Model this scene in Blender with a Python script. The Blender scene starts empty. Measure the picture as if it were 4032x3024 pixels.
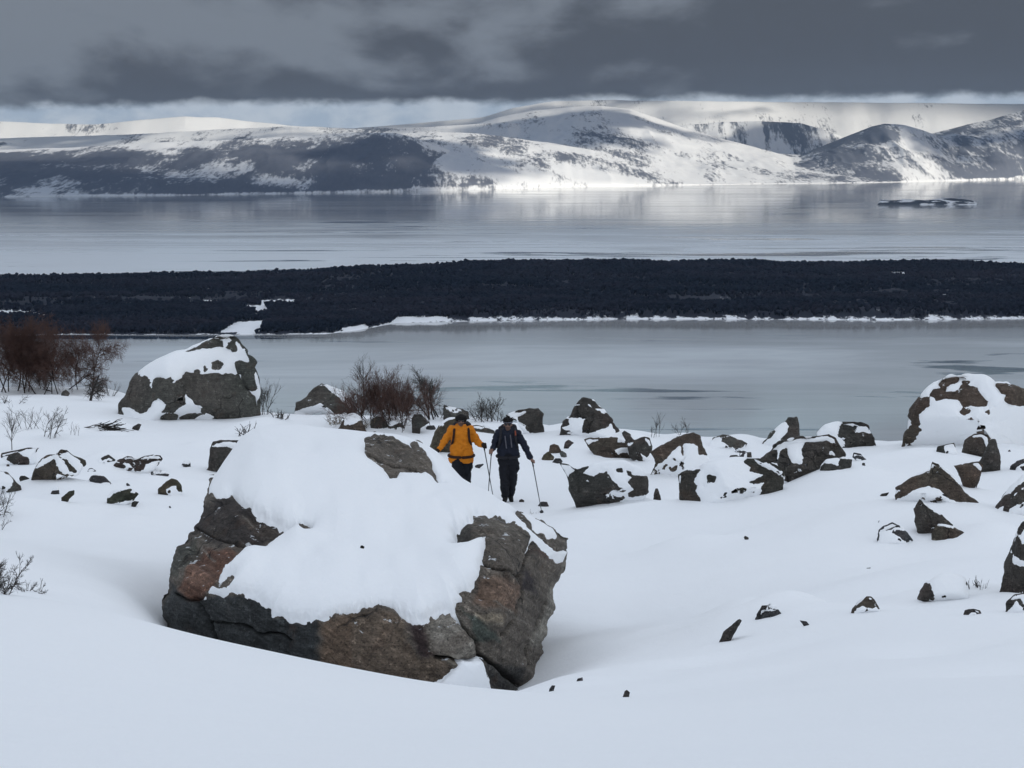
import bpy, math, random
import numpy as np
from mathutils import Vector, Matrix

# ------------------------------------------------------------------ camera, world, sun, exposure
scene = bpy.context.scene
COL = scene.collection
F = 8733.0                       # focal length in photograph pixels (4032 x 3024)
CX, CY, HOR = 2016.0, 1512.0, 590.6
PITCH = math.atan((CY - HOR) / F)
cam_data = bpy.data.cameras.new("camera")
cam_data.sensor_width = 36.0
cam_data.lens = 18.0 * F / CX
cam_data.clip_start = 0.5
cam_data.clip_end = 80000.0
cam = bpy.data.objects.new("camera", cam_data)
COL.objects.link(cam)
cam.location = (0, 0, 0)
cam.rotation_euler = (math.radians(90) - PITCH, 0, 0)
scene.camera = cam

SUN_EL, SUN_AZ = math.radians(24), math.radians(125)     # azimuth clockwise from +Y (view direction)
sun_vec = Vector((math.sin(SUN_AZ) * math.cos(SUN_EL), math.cos(SUN_AZ) * math.cos(SUN_EL), math.sin(SUN_EL)))
world = bpy.data.worlds.new("World")
scene.world = world
world.use_nodes = True
wn = world.node_tree.nodes
wl = world.node_tree.links
sky_node = wn.new("ShaderNodeTexSky")
sky_node.sky_type = 'NISHITA'
sky_node.sun_disc = False
sky_node.sun_elevation = SUN_EL
sky_node.sun_rotation = SUN_AZ
sky_node.altitude = 400
sky_node.air_density = 1.0
sky_node.dust_density = 2.0
wl.new(sky_node.outputs[0], wn["Background"].inputs[0])
wn["Background"].inputs[1].default_value = 0.10
sun_data = bpy.data.lights.new("sun", 'SUN')
sun_data.energy = 4.3
sun_data.angle = math.radians(0.5)
sun_data.color = (1.0, 0.93, 0.80)
sun = bpy.data.objects.new("sun", sun_data)
COL.objects.link(sun)
sun.rotation_euler = (-sun_vec).to_track_quat('-Z', 'Y').to_euler()
sun.location = (300, -300, 2000)
vs = scene.view_settings
vs.view_transform = 'Standard'
vs.look = 'None'
vs.exposure = 0.0
vs.gamma = 1.0
vs.use_curve_mapping = False
cy = scene.cycles
cy.max_bounces = 6
cy.diffuse_bounces = 3
cy.glossy_bounces = 2
cy.transparent_max_bounces = 8
cy.volume_bounces = 0
cy.use_denoising = True

# ------------------------------------------------------------------ numeric helpers
def ray(px, py):
    """direction through a photograph pixel, scaled so that its y component is 1"""
    u = (np.asarray(px, float) - CX) / F
    v = (CY - np.asarray(py, float)) / F
    y = math.cos(PITCH) + v * math.sin(PITCH)
    z = -math.sin(PITCH) + v * math.cos(PITCH)
    return u / y, z / y

def pt(px, py, d):
    a, b = ray(px, py)
    d = np.asarray(d, float)
    return np.stack([a * d, d + 0 * a, b * d], -1)

def project(P):
    x, y, z = P[..., 0], P[..., 1], P[..., 2]
    f = y * math.cos(PITCH) - z * math.sin(PITCH)
    up = y * math.sin(PITCH) + z * math.cos(PITCH)
    return CX + F * x / f, CY - F * up / f

def _hash(ix, iy, iz, seed):
    h = (ix.astype(np.int64) * 374761393 + iy.astype(np.int64) * 668265263 + iz.astype(np.int64) * 2147483647 + seed * 1274126177) & 0xffffffff
    h = ((h ^ (h >> 13)) * 1274126177) & 0xffffffff
    h = ((h ^ (h >> 16)) * 2246822519) & 0xffffffff
    return ((h ^ (h >> 15)) & 0xffffff) / float(0xffffff) * 2 - 1

def vnoise(p, seed=0):
    i = np.floor(p).astype(np.int64)
    f = p - i
    w = f * f * f * (f * (f * 6 - 15) + 10)
    r = 0
    for dx in (0, 1):
        wx = w[:, 0] if dx else 1 - w[:, 0]
        for dy in (0, 1):
            wy = w[:, 1] if dy else 1 - w[:, 1]
            for dz in (0, 1):
                wz = w[:, 2] if dz else 1 - w[:, 2]
                r = r + wx * wy * wz * _hash(i[:, 0] + dx, i[:, 1] + dy, i[:, 2] + dz, seed)
    return r

def fbm(p, octaves=4, seed=0, gain=0.5):
    a, s, r = 1.0, 0.0, 0
    p = np.asarray(p, float)
    for o in range(octaves):
        r = r + a * vnoise(p + 17.3 * o, seed + o * 13)
        s += a
        a *= gain
        p = p * 2.03
    return r / s

def sstep(a, b, x):
    t = np.clip((x - a) / (b - a), 0, 1)
    return t * t * (3 - 2 * t)

def seg_dist(X, Y, poly, closed=True):
    P = np.asarray(poly, float)
    n = len(P)
    best = np.full(X.shape, 1e9)
    for i in range(n if closed else n - 1):
        a, b = P[i], P[(i + 1) % n]
        e = b - a
        L = max(e @ e, 1e-9)
        t = np.clip(((X - a[0]) * e[0] + (Y - a[1]) * e[1]) / L, 0, 1)
        best = np.minimum(best, np.hypot(X - a[0] - t * e[0], Y - a[1] - t * e[1]))
    return best

def inside(X, Y, poly):
    P = np.asarray(poly, float)
    r = np.zeros(X.shape, bool)
    n = len(P)
    for i in range(n):
        x1, y1 = P[i]
        x2, y2 = P[(i + 1) % n]
        if y1 == y2:
            continue
        c = ((y1 > Y) != (y2 > Y)) & (X < (x2 - x1) * (Y - y1) / (y2 - y1) + x1)
        r ^= c
    return r

def sdf(X, Y, poly):
    d = seg_dist(X, Y, poly)
    return np.where(inside(X, Y, poly), -d, d)

def tps(pts, vals, lam=0.0):
    pts = np.asarray(pts, float)
    n = len(pts)
    def k(r):
        return np.where(r > 1e-9, r * r * np.log(np.maximum(r, 1e-9)), 0)
    d = np.hypot(pts[:, None, 0] - pts[None, :, 0], pts[:, None, 1] - pts[None, :, 1])
    A = np.zeros((n + 3, n + 3))
    A[:n, :n] = k(d) + lam * np.eye(n)
    A[:n, n] = 1
    A[:n, n + 1:] = pts
    A[n:, :n] = A[:n, n:].T
    w = np.linalg.solve(A, np.concatenate([np.asarray(vals, float), [0, 0, 0]]))
    def f(x, y):
        sh = np.shape(x)
        x, y = np.ravel(np.asarray(x, float)), np.ravel(np.asarray(y, float))
        out = np.empty(len(x))
        for s in range(0, len(x), 20000):
            xs, ys = x[s:s + 20000], y[s:s + 20000]
            r = np.hypot(xs[:, None] - pts[None, :, 0], ys[:, None] - pts[None, :, 1])
            out[s:s + 20000] = k(r) @ w[:n] + w[n] + w[n + 1] * xs + w[n + 2] * ys
        return out.reshape(sh)
    return f

# ------------------------------------------------------------------ mesh helpers
def mesh_obj(name, verts, faces, mat=None, parent=None, smooth=True, attrs=None, uniform=None):
    me = bpy.data.meshes.new(name)
    verts = np.ascontiguousarray(verts, dtype=np.float32)
    if isinstance(faces, np.ndarray):
        nf, k = faces.shape
        me.vertices.add(len(verts))
        me.vertices.foreach_set("co", verts.ravel())
        me.loops.add(nf * k)
        me.loops.foreach_set("vertex_index", np.ascontiguousarray(faces, dtype=np.int32).ravel())
        me.polygons.add(nf)
        me.polygons.foreach_set("loop_start", np.arange(0, nf * k, k, dtype=np.int32))
        me.polygons.foreach_set("loop_total", np.full(nf, k, dtype=np.int32))
        me.update(calc_edges=True)
        me.validate()
    else:
        me.from_pydata([tuple(v) for v in verts], [], faces)
    if smooth:
        me.polygons.foreach_set("use_smooth", np.ones(len(me.polygons), bool))
    if attrs:
        for an, av in attrs.items():
            av = np.asarray(av, np.float32)
            if av.ndim == 2:
                at = me.attributes.new(an, 'FLOAT_COLOR', 'POINT')
                c = np.ones((len(av), 4), np.float32)
                c[:, :3] = av
                at.data.foreach_set("color", c.ravel())
            else:
                at = me.attributes.new(an, 'FLOAT', 'POINT')
                at.data.foreach_set("value", av)
    if mat:
        me.materials.append(mat)
    o = bpy.data.objects.new(name, me)
    COL.objects.link(o)
    if parent is not None:
        o.parent = parent
    return o

def grid_faces(nr, nc, wrap=False):
    r = np.arange(nr - 1)[:, None]
    c = np.arange(nc if wrap else nc - 1)[None, :]
    c2 = (c + 1) % nc
    a = r * nc + c
    b = r * nc + c2
    d = (r + 1) * nc + c2
    e = (r + 1) * nc + c
    return np.stack([a + 0 * b, b + 0 * a, d, e], -1).reshape(-1, 4)

def tag(o, label=None, cat=None, group=None, kind=None):
    if label: o["label"] = label
    if cat: o["category"] = cat
    if group: o["group"] = group
    if kind: o["kind"] = kind
    return o

def empty(name, loc=(0, 0, 0)):
    o = bpy.data.objects.new(name, None)
    COL.objects.link(o)
    o.location = loc
    o.empty_display_size = 0.2
    return o

def recenter(o, c):
    """move a mesh object's origin to c (its geometry stays where it is)"""
    o.data.transform(Matrix.Translation(-Vector(c)))
    o.location = c

# ------------------------------------------------------------------ material helper
class NT:
    def __init__(self, name):
        self.m = bpy.data.materials.new(name)
        self.m.use_nodes = True
        self.t = self.m.node_tree
        self.t.nodes.clear()
        self.out = self.n("ShaderNodeOutputMaterial")
    def n(self, kind, **kw):
        nd = self.t.nodes.new(kind)
        for k, v in kw.items():
            setattr(nd, k, v)
        return nd
    def l(self, a, b):
        self.t.links.new(a, b)
    def val(self, sock, v):
        if hasattr(v, "node"):
            self.l(v, sock)
        else:
            sock.default_value = v
    def pos(self):
        return self.n("ShaderNodeNewGeometry").outputs["Position"]
    def noise(self, scale=1.0, detail=4, rough=0.55, vec=None, stretch=None, dist=0.0):
        nd = self.n("ShaderNodeTexNoise")
        nd.inputs["Scale"].default_value = scale
        nd.inputs["Detail"].default_value = detail
        nd.inputs["Roughness"].default_value = rough
        nd.inputs["Distortion"].default_value = dist
        v = vec or self.pos()
        if stretch:
            mp = self.n("ShaderNodeMapping")
            mp.inputs["Scale"].default_value = stretch
            if len(stretch) > 3:
                pass
            self.l(v, mp.inputs["Vector"])
            v = mp.outputs[0]
        self.l(v, nd.inputs["Vector"])
        return nd.outputs["Fac"]
    def math(self, op, a, b=0.0, c=0.0, clamp=False):
        nd = self.n("ShaderNodeMath", operation=op, use_clamp=clamp)
        for i, v in enumerate((a, b, c)):
            self.val(nd.inputs[i], v)
        return nd.outputs[0]
    def rng(self, v, a, b, lo=0.0, hi=1.0):
        nd = self.n("ShaderNodeMapRange", interpolation_type='SMOOTHSTEP')
        self.val(nd.inputs[0], v)
        for i, x in enumerate((a, b, lo, hi)):
            self.val(nd.inputs[i + 1], x)
        return nd.outputs[0]
    def mix(self, fac, a, b):
        nd = self.n("ShaderNodeMix", data_type='RGBA')
        self.val(nd.inputs["Factor"], fac)
        for s, v in ((nd.inputs[6], a), (nd.inputs[7], b)):
            if hasattr(v, "node"):
                self.l(v, s)
            else:
                s.default_value = (*v, 1)
        return nd.outputs[2]
    def attr(self, name, out="Fac"):
        nd = self.n("ShaderNodeAttribute", attribute_name=name)
        return nd.outputs[out]
    def xyz(self, v):
        nd = self.n("ShaderNodeSeparateXYZ")
        self.l(v, nd.inputs[0])
        return nd.outputs
    def bump(self, h, strength=0.5, dist=0.02):
        nd = self.n("ShaderNodeBump")
        nd.inputs["Strength"].default_value = strength
        nd.inputs["Distance"].default_value = dist
        self.l(h, nd.inputs["Height"])
        return nd.outputs[0]
    def bsdf(self, color, rough=0.8, normal=None, spec=0.3, **kw):
        nd = self.n("ShaderNodeBsdfPrincipled")
        if hasattr(color, "node"):
            self.l(color, nd.inputs["Base Color"])
        else:
            nd.inputs["Base Color"].default_value = (*color, 1)
        self.val(nd.inputs["Roughness"], rough)
        nd.inputs["Specular IOR Level"].default_value = spec
        if normal is not None:
            self.l(normal, nd.inputs["Normal"])
        for k, v in kw.items():
            self.val(nd.inputs[k], v)
        return nd.outputs[0]
    def done(self, sh):
        self.l(sh, self.out.inputs["Surface"])
        return self.m

LAKE = -150.0

# ------------------------------------------------------------------ sky: the overcast deck
def make_sky():
    R0, R1, H, RIM = 12500.0, 15500.0, 1000.0, -160.0
    KEEP = 215.0
    prof = [(0.5, H), (3000, H), (6000, H), (8000, H), (10000, H), (11500, H), (12500, H)]
    for i in range(1, 15):
        t = math.pi / 2 * i / 14
        prof.append((R0 + (R1 - R0) * math.sin(t), KEEP + (H - KEEP) * math.cos(t)))
    prof.append((R1 + 60, RIM))
    n = 160
    a = np.linspace(0, 2 * math.pi, n, endpoint=False)
    V = np.concatenate([np.stack([r * np.cos(a), r * np.sin(a), np.full(n, z)], -1) for r, z in prof])
    m = NT("overcast_cloud")
    p = m.pos()
    x, y, z = m.xyz(p)
    r = m.math('SQRT', m.math('ADD', m.math('MULTIPLY', x, x), m.math('MULTIPLY', y, y)))
    big = m.noise(1.0, 2, 0.45, stretch=(0.00050, 0.00030, 0.0015), dist=0.2)
    med = m.noise(1.0, 6, 0.52, stretch=(0.00150, 0.00050, 0.0032), dist=0.15)
    fine = m.noise(1.0, 5, 0.6, stretch=(0.0026, 0.0010, 0.0050), dist=0.2)
    tex = m.math('ADD', m.math('MULTIPLY', big, 0.50), m.math('MULTIPLY', med, 0.50))
    tex = m.math('SUBTRACT', tex, m.math('MULTIPLY', x, 0.0000390))
    tex = m.math('ADD', tex, m.math('MULTIPLY', m.math('MULTIPLY', m.math('SUBTRACT', z, 560), 0.00030), m.rng(x, 2500.0, -2500.0)))
    far = m.mix(m.rng(tex, 0.485, 0.65), (0.084, 0.094, 0.111), (0.195, 0.221, 0.257))
    near = m.mix(m.rng(big, 0.3, 0.7), (0.70, 0.77, 0.88), (0.77, 0.84, 0.95))
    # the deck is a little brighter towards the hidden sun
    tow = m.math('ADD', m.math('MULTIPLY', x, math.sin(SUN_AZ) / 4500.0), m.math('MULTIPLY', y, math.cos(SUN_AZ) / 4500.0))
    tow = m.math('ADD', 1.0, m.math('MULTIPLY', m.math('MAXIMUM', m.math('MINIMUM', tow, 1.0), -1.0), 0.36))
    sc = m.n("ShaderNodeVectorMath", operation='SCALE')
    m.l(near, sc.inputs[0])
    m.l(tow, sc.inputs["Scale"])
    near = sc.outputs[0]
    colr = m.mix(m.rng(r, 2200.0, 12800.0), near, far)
    em = m.n("ShaderNodeEmission")
    em.inputs[1].default_value = 1.0
    # gaps: the deck breaks up over the far shore; its ragged base lets the pale sky show under it
    gap = m.noise(1.0, 3, 0.5, stretch=(0.00095, 0.00080, 0.0004))
    gap = m.math('ADD', gap, m.math('MULTIPLY', x, 0.000016))
    brk = m.math('MULTIPLY', m.rng(r, 6300.0, 7600.0), m.rng(r, 13300.0, 12700.0))
    hole = m.math('MULTIPLY', m.rng(gap, 0.425, 0.53), brk)
    base = m.math('SUBTRACT', z, m.math('ADD', m.math('MULTIPLY', fine, 150.0), m.math('MULTIPLY', x, 0.0105)))
    low = m.rng(base, 225.0, 300.0, 1.0, 0.0)
    pale = m.mix(m.rng(fine, 0.35, 0.65), (0.40, 0.49, 0.60), (0.56, 0.63, 0.71))
    colr = m.mix(low, colr, pale)
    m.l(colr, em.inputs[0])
    tr = m.n("ShaderNodeBsdfTransparent")
    ms = m.n("ShaderNodeMixShader")
    m.l(hole, ms.inputs[0])
    m.l(em.outputs[0], ms.inputs[1])
    m.l(tr.outputs[0], ms.inputs[2])
    mat = m.done(ms.outputs[0])
    mat.cycles.emission_sampling = 'NONE'
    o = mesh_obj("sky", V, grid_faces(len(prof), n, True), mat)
    tag(o, kind="structure")
make_sky()

# ------------------------------------------------------------------ lake
def make_lake():
    m = NT("lake_ice_and_water")
    p = m.pos()
    streak = m.noise(1.0, 5, 0.6, stretch=(0.0011, 0.0042, 1.0), dist=1.2)
    thin = m.noise(1.0, 6, 0.65, stretch=(0.0022, 0.014, 1.0), dist=0.8)
    x, y, z = m.xyz(p)
    w = m.math('ADD', m.math('MULTIPLY', streak, 0.62), m.math('MULTIPLY', thin, 0.38))
    line = m.noise(1.0, 4, 0.6, stretch=(0.0012, 0.022, 1.0), dist=0.5)
    w = m.math('MAXIMUM', w, m.math('ADD', m.math('MULTIPLY', line, 0.75), m.math('MULTIPLY', streak, 0.13)))
    w = m.math('SUBTRACT', w, m.rng(y, 2300.0, 1900.0, 0.0, 0.022))
    open_w = m.rng(w, 0.560, 0.590)
    ice = m.mix(m.rng(thin, 0.3, 0.7), (0.375, 0.38, 0.385), (0.475, 0.48, 0.485))
    dust = m.math('ADD', m.rng(y, 2400.0, 6400.0, 0.66, -0.05), m.math('MULTIPLY', m.math('SUBTRACT', streak, 0.5), 1.2))
    dust = m.math('MULTIPLY', m.rng(dust, 0.1, 0.6), m.rng(y, 2300.0, 2600.0))
    bay = m.math('MULTIPLY', m.math('MULTIPLY', m.rng(y, 1180.0, 1560.0), m.rng(y, 1900.0, 1640.0)), m.rng(streak, 0.30, 0.62, 0.62, 0.34))
    dust = m.math('MAXIMUM', dust, bay)
    ice = m.mix(dust, ice, (0.74, 0.77, 0.80))
    colr = m.mix(open_w, ice, (0.05, 0.07, 0.10))
    rip = m.noise(1.0, 3, 0.6, stretch=(0.05, 0.12, 1.0))
    rough = m.mix(open_w, m.mix(dust, m.mix(m.rng(streak, 0.35, 0.6), (0.10, 0.10, 0.10), (0.05, 0.05, 0.05)), (0.30, 0.30, 0.30)), (0.05, 0.05, 0.05))
    sh = m.bsdf(colr, 0.16, m.bump(rip, 0.06, 0.6), spec=0.5)
    m.l(rough, sh.node.inputs["Roughness"])
    mat = m.done(sh)
    S = 60000
    o = mesh_obj("lake", np.array([[-S, -S / 4, LAKE], [S, -S / 4, LAKE], [S, S, LAKE], [-S, S, LAKE]], float), [(0, 1, 2, 3)], mat, smooth=False)
    tag(o, kind="structure")
make_lake()

# ------------------------------------------------------------------ far mountains
def interp(px, pts):
    p = np.asarray(pts, float)
    return np.interp(px, p[:, 0], p[:, 1])

def make_mountains():
    px = np.concatenate([np.linspace(-2600, -200, 50, endpoint=False), np.linspace(-200, 4232, 1000), np.linspace(4232, 6600, 51)[1:]])
    shore_py = interp(px, [(-2600, 830), (0, 776), (700, 769), (1500, 757), (2300, 737), (3000, 724), (3400, 720), (4032, 706), (6600, 690)])
    _, b = ray(px, shore_py)
    S = LAKE / b
    ns = 320
    s = np.linspace(0, 1, ns) ** 1.25
    END = 14100.0
    D = S[None, :] - 120 + (END - S[None, :] + 120) * s[:, None]
    PX = np.broadcast_to(px[None, :], D.shape)
    ax, _ = ray(px, np.full(px.shape, 600.0))
    X = ax[None, :] * D
    Sx = np.broadcast_to(S[None, :], D.shape)
    def crest(pts):
        _, bb = ray(px, interp(px, pts))
        return bb
    q = np.stack([X.ravel(), D.ravel(), np.zeros(D.size)], -1)
    n1 = fbm(q / 1500.0, 5, 3).reshape(D.shape)
    n2 = fbm(q / 420.0, 5, 9).reshape(D.shape)
    n3 = fbm(q * np.array([1 / 90.0, 1 / 420.0, 1]), 4, 21).reshape(D.shape)
    ridg = 1 - np.abs(fbm(q * np.array([1 / 260.0, 1 / 900.0, 1]), 4, 31).reshape(D.shape)) * 2
    layers = [
        # name, crest line, crest distance, start, front shape power, back falloff, veg low, veg high
        ("far", [(-2600, 470), (0, 478), (200, 486), (370, 491), (560, 472), (730, 459), (860, 463), (1000, 480), (1180, 497), (1400, 505), (1750, 476), (1900, 462), (2020, 425), (2180, 398), (2400, 394), (2900, 400), (3400, 404), (4032, 410), (6600, 420)], 13500, 12650, 0.9, 3000, 0.0, 0.0),
        ("back", [(-2600, 545), (0, 545), (500, 530), (900, 508), (1150, 497), (1300, 510), (1700, 500), (2000, 480), (2500, 600), (2600, 700), (6600, 700)], 11200, 8800, 1.1, 2200, 0.55, 0.1),
        ("plateau", [(-2600, 610), (0, 590), (300, 580), (650, 560), (1000, 545), (1250, 530), (1480, 522), (1560, 524), (1640, 545), (1900, 640), (2200, 760), (6600, 760)], 8950, 6900, 0.82, 2600, 1.0, 0.95),
        ("dome", [(-2600, 760), (1350, 740), (1600, 560), (1800, 512), (1960, 462), (2100, 435), (2250, 420), (2370, 416), (2480, 430), (2600, 470), (2700, 505), (2850, 548), (3050, 600), (3300, 680), (3500, 740), (6600, 760)], 11700, 9000, 0.9, 1500, 0.34, -0.1),
        ("shoulder", [(-2600, 760), (1400, 700), (1500, 560), (1560, 528), (1700, 520), (1850, 522), (2000, 540), (2150, 560), (2400, 600), (2700, 660), (3000, 720), (6600, 760)], 9900, 8100, 0.62, 900, 0.62, 0.22),
        ("cliff", [(-2600, 760), (2300, 700), (2560, 520), (2700, 492), (2850, 480), (3000, 478), (3150, 484), (3240, 510), (3320, 540), (3500, 620), (3700, 760), (6600, 760)], 12600, 12050, 1.4, 900, 0.25, 0.35),
        ("apron", [(-2600, 760), (2200, 640), (2600, 610), (3000, 600), (3300, 620), (3600, 700), (6600, 760)], 12100, 9700, 0.9, 900, 0.55, 0.25),
        ("ridge", [(-2600, 760), (2900, 722), (3050, 660), (3200, 590), (3350, 530), (3430, 498), (3480, 487), (3560, 492), (3640, 515), (3750, 560), (3900, 640), (4032, 690), (6600, 700)], 11950, 10500, 0.85, 900, 0.85, 0.75),
        ("east", [(-2600, 760), (3350, 700), (3550, 580), (3650, 530), (3800, 492), (3900, 470), (4032, 432), (4400, 400), (6600, 420)], 12700, 10700, 0.8, 900, 0.72, 0.5),
    ]
    Z = np.full(D.shape, LAKE - 6.0)
    VEG = np.full(D.shape, 0.70)
    best = np.full(D.shape, LAKE + 0.4)
    for k, (nm, cl, Dk, st, pw, back, vl, vh) in enumerate(layers):
        zc = crest(cl)[None, :] * Dk
        wob = 180 * fbm(np.stack([px / 400.0, np.full(px.shape, k * 7.7), 0 * px], -1), 3, 40 + k)[None, :]
        Dc = np.maximum(Dk + wob, Sx + 900)
        zc = crest(cl)[None, :] * Dc
        s0 = np.maximum(Sx, np.minimum(st, Dc - 500))
        t = np.clip((D - s0) / (Dc - s0), 0, 1)
        up = t ** pw * (0.82 + 0.18 * np.sin(np.pi * (t - 0.5)) ** 1) if False else t ** pw
        h = (zc - LAKE)
        zz = LAKE + h * up
        bt = np.clip((D - Dc) / back, 0, 4)
        zz = np.where(D > Dc, LAKE + h * np.exp(-bt * bt * 1.5), zz)
        zz = zz - 3.0 * (h < 12)
        body = np.clip(t * (1 - t) * 4, 0, 1) * (D <= Dc)
        if nm == "cliff":
            zz = zz + ridg * 26 * body
        elif nm in ("ridge", "east"):
            zz = zz + (ridg - 0.5) * 34 * body + n2 * 16 * body
        elif nm == "far":
            zz = zz + n1 * 40 * body + n2 * 10 * body
        else:
            zz = zz + (n1 * 0.16 * np.clip(h, 0, 300) + n2 * 14 + (ridg - .5) * 12) * body
        zz = zz - 8 * (h < 20)
        hit = zz > best
        best = np.where(hit, zz, best)
        v = vl + (vh - vl) * up
        if nm == "plateau":
            v = v + 0.22 - 0.85 * sstep(0.80, 1.0, up)
        if nm == "cliff":
            v = 0.10 + 1.7 * fbm(q * np.array([1 / 42.0, 1 / 700.0, 1]), 3, 88).reshape(D.shape) + 0.15 * sstep(0.2, 0.8, up)
        if nm == "ridge":
            v = 1.05 - 0.85 * sstep(3440, 3600, PX + 70 * n2 + 60 * (up - 0.5)) + 0.5 * sstep(3640, 3800, PX)
        if nm == "shoulder":
            v = v - 0.18 + 0.45 * np.exp(-((PX - 2050) / 150.0) ** 2 - ((up - 0.75) / 0.2) ** 2) + 0.5 * sstep(0.12, 0.03, up)
        if nm == "far":
            v = v - 0.35 + 0 * D
        VEG = np.where(hit, v, VEG)
    Z = np.maximum(best, LAKE - 6)
    Z = np.where(D < Sx, LAKE - 6, Z)
    Z = Z + n3 * 2.5 * (Z > LAKE + 4)
    Z = np.where((D >= Sx) & (D < Sx + 90), np.maximum(Z, LAKE + 2 + 2 * n2 * 0), Z)
    beach = 0.8 * sstep(34, 12, D - Sx + 30 * n3)
    st_n = fbm(q * np.array([1 / 520.0, 1 / 300.0, 1]), 5, 77).reshape(D.shape)
    st2 = fbm(q * np.array([1 / 110.0, 1 / 330.0, 1]), 4, 78).reshape(D.shape)
    VEG = VEG + 0.35 * n2 + 0.75 * st_n + 0.9 * st2 + 0.5 * (ridg - 0.55) * (VEG > 0.1)
    VEG = np.where(VEG < -0.2, -1.0, VEG)
    VEG = VEG * (1 - beach)
    V = np.stack([X, D, Z], -1).reshape(-1, 3)
    m = NT("mountain_snow_and_birch_scrub")
    p = m.pos()
    veg = m.attr("veg")
    g1 = m.noise(1.0, 5, 0.65, stretch=(0.020, 0.0045, 0.012))
    g2 = m.noise(1.0, 4, 0.7, stretch=(0.07, 0.012, 0.03))
    v = m.math('ADD', veg, m.math('MULTIPLY', m.math('SUBTRACT', g1, 0.5), 2.2))
    v = m.math('ADD', v, m.math('MULTIPLY', m.math('SUBTRACT', g2, 0.5), 2.8))
    fac = m.rng(v, 0.12, 0.95)
    snow = m.mix(g1, (0.80, 0.83, 0.86), (0.86, 0.87, 0.89))
    wood = m.mix(g2, (0.095, 0.112, 0.150), (0.190, 0.202, 0.236))  # scrub colour raised to blue-grey, standing in for thicker haze
    c = m.mix(fac, snow, wood)
    mat = m.done(m.bsdf(c, 0.9, spec=0.1))
    o = mesh_obj("mountains", V, grid_faces(ns, len(px)), mat, attrs={"veg": VEG.ravel()})
    tag(o, kind="structure")
make_mountains()

# ------------------------------------------------------------------ wooded peninsula
PEN_NEAR = [(-1500, 1330), (0, 1322), (270, 1318), (930, 1318), (1280, 1316), (1400, 1302), (1560, 1272), (2000, 1262), (2500, 1258), (3000, 1258), (3500, 1262), (4032, 1255), (5600, 1250)]
PEN_TOP = [(-1500, 1085), (0, 1082), (500, 1080), (1000, 1074), (1250, 1064), (1450, 1046), (1650, 1036), (1900, 1027), (2600, 1026), (3300, 1028), (3900, 1030), (4032, 1038), (5600, 1060)]
def pen_shore(px):
    _, b = ray(px, interp(px, PEN_NEAR))
    return LAKE / b
def pen_height(px, D):
    S = pen_shore(px)
    Dc = 2480.0
    _, bt = ray(px, interp(px, PEN_TOP))
    zc = bt * Dc - 4.5
    t = (D - S) / (Dc - S)
    h = zc - LAKE
    low = np.where(np.asarray(px) < 1900, 1.0, 1.0)
    up = np.clip(t, 0, 1)
    z = LAKE + h * (0.25 * sstep(0.0, 0.05, up) + 0.75 * up ** 1.15)
    bk = np.clip((D - Dc) / 160.0, 0, 3)
    z = np.where(D > Dc, LAKE + h * np.exp(-bk * bk * 1.2) - 3 * sstep(0, 2, bk), z)
    z = np.where(t < 0, LAKE - 3, z)
    return z, t
CLEARINGS = [[(730, 1187), (820, 1180), (960, 1182), (950, 1196), (800, 1198)],
             [(1010, 1185), (1100, 1178), (1170, 1182), (1150, 1200), (1040, 1204)],
             [(960, 1205), (1040, 1200), (1070, 1235), (1010, 1240)],
             [(860, 1310), (930, 1268), (1050, 1262), (1040, 1290), (1000, 1316)],
             [(-80, 1222), (80, 1222), (200, 1238), (100, 1246), (-80, 1244)],
             [(1540, 1272), (1560, 1248), (1750, 1246), (1780, 1262)],
             [(1790, 1179), (1950, 1179), (1940, 1186), (1800, 1186)],
             [(1340, 1290), (1440, 1276), (1460, 1298), (1350, 1304)],
             [(3860, 1205), (4032, 1192), (4200, 1195), (4200, 1212)],
             [(3480, 1072), (3560, 1070), (3570, 1080), (3500, 1082)],
             [(3700, 1152), (3900, 1150), (3890, 1160), (3720, 1162)],
             [(1610, 1095), (1650, 1093), (1660, 1099), (1620, 1100)]]
def clearing_mask(P):
    px, py = project(P)
    r = np.zeros(px.shape, bool)
    for c in CLEARINGS:
        r |= inside(px, py, c)
    return r

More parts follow.
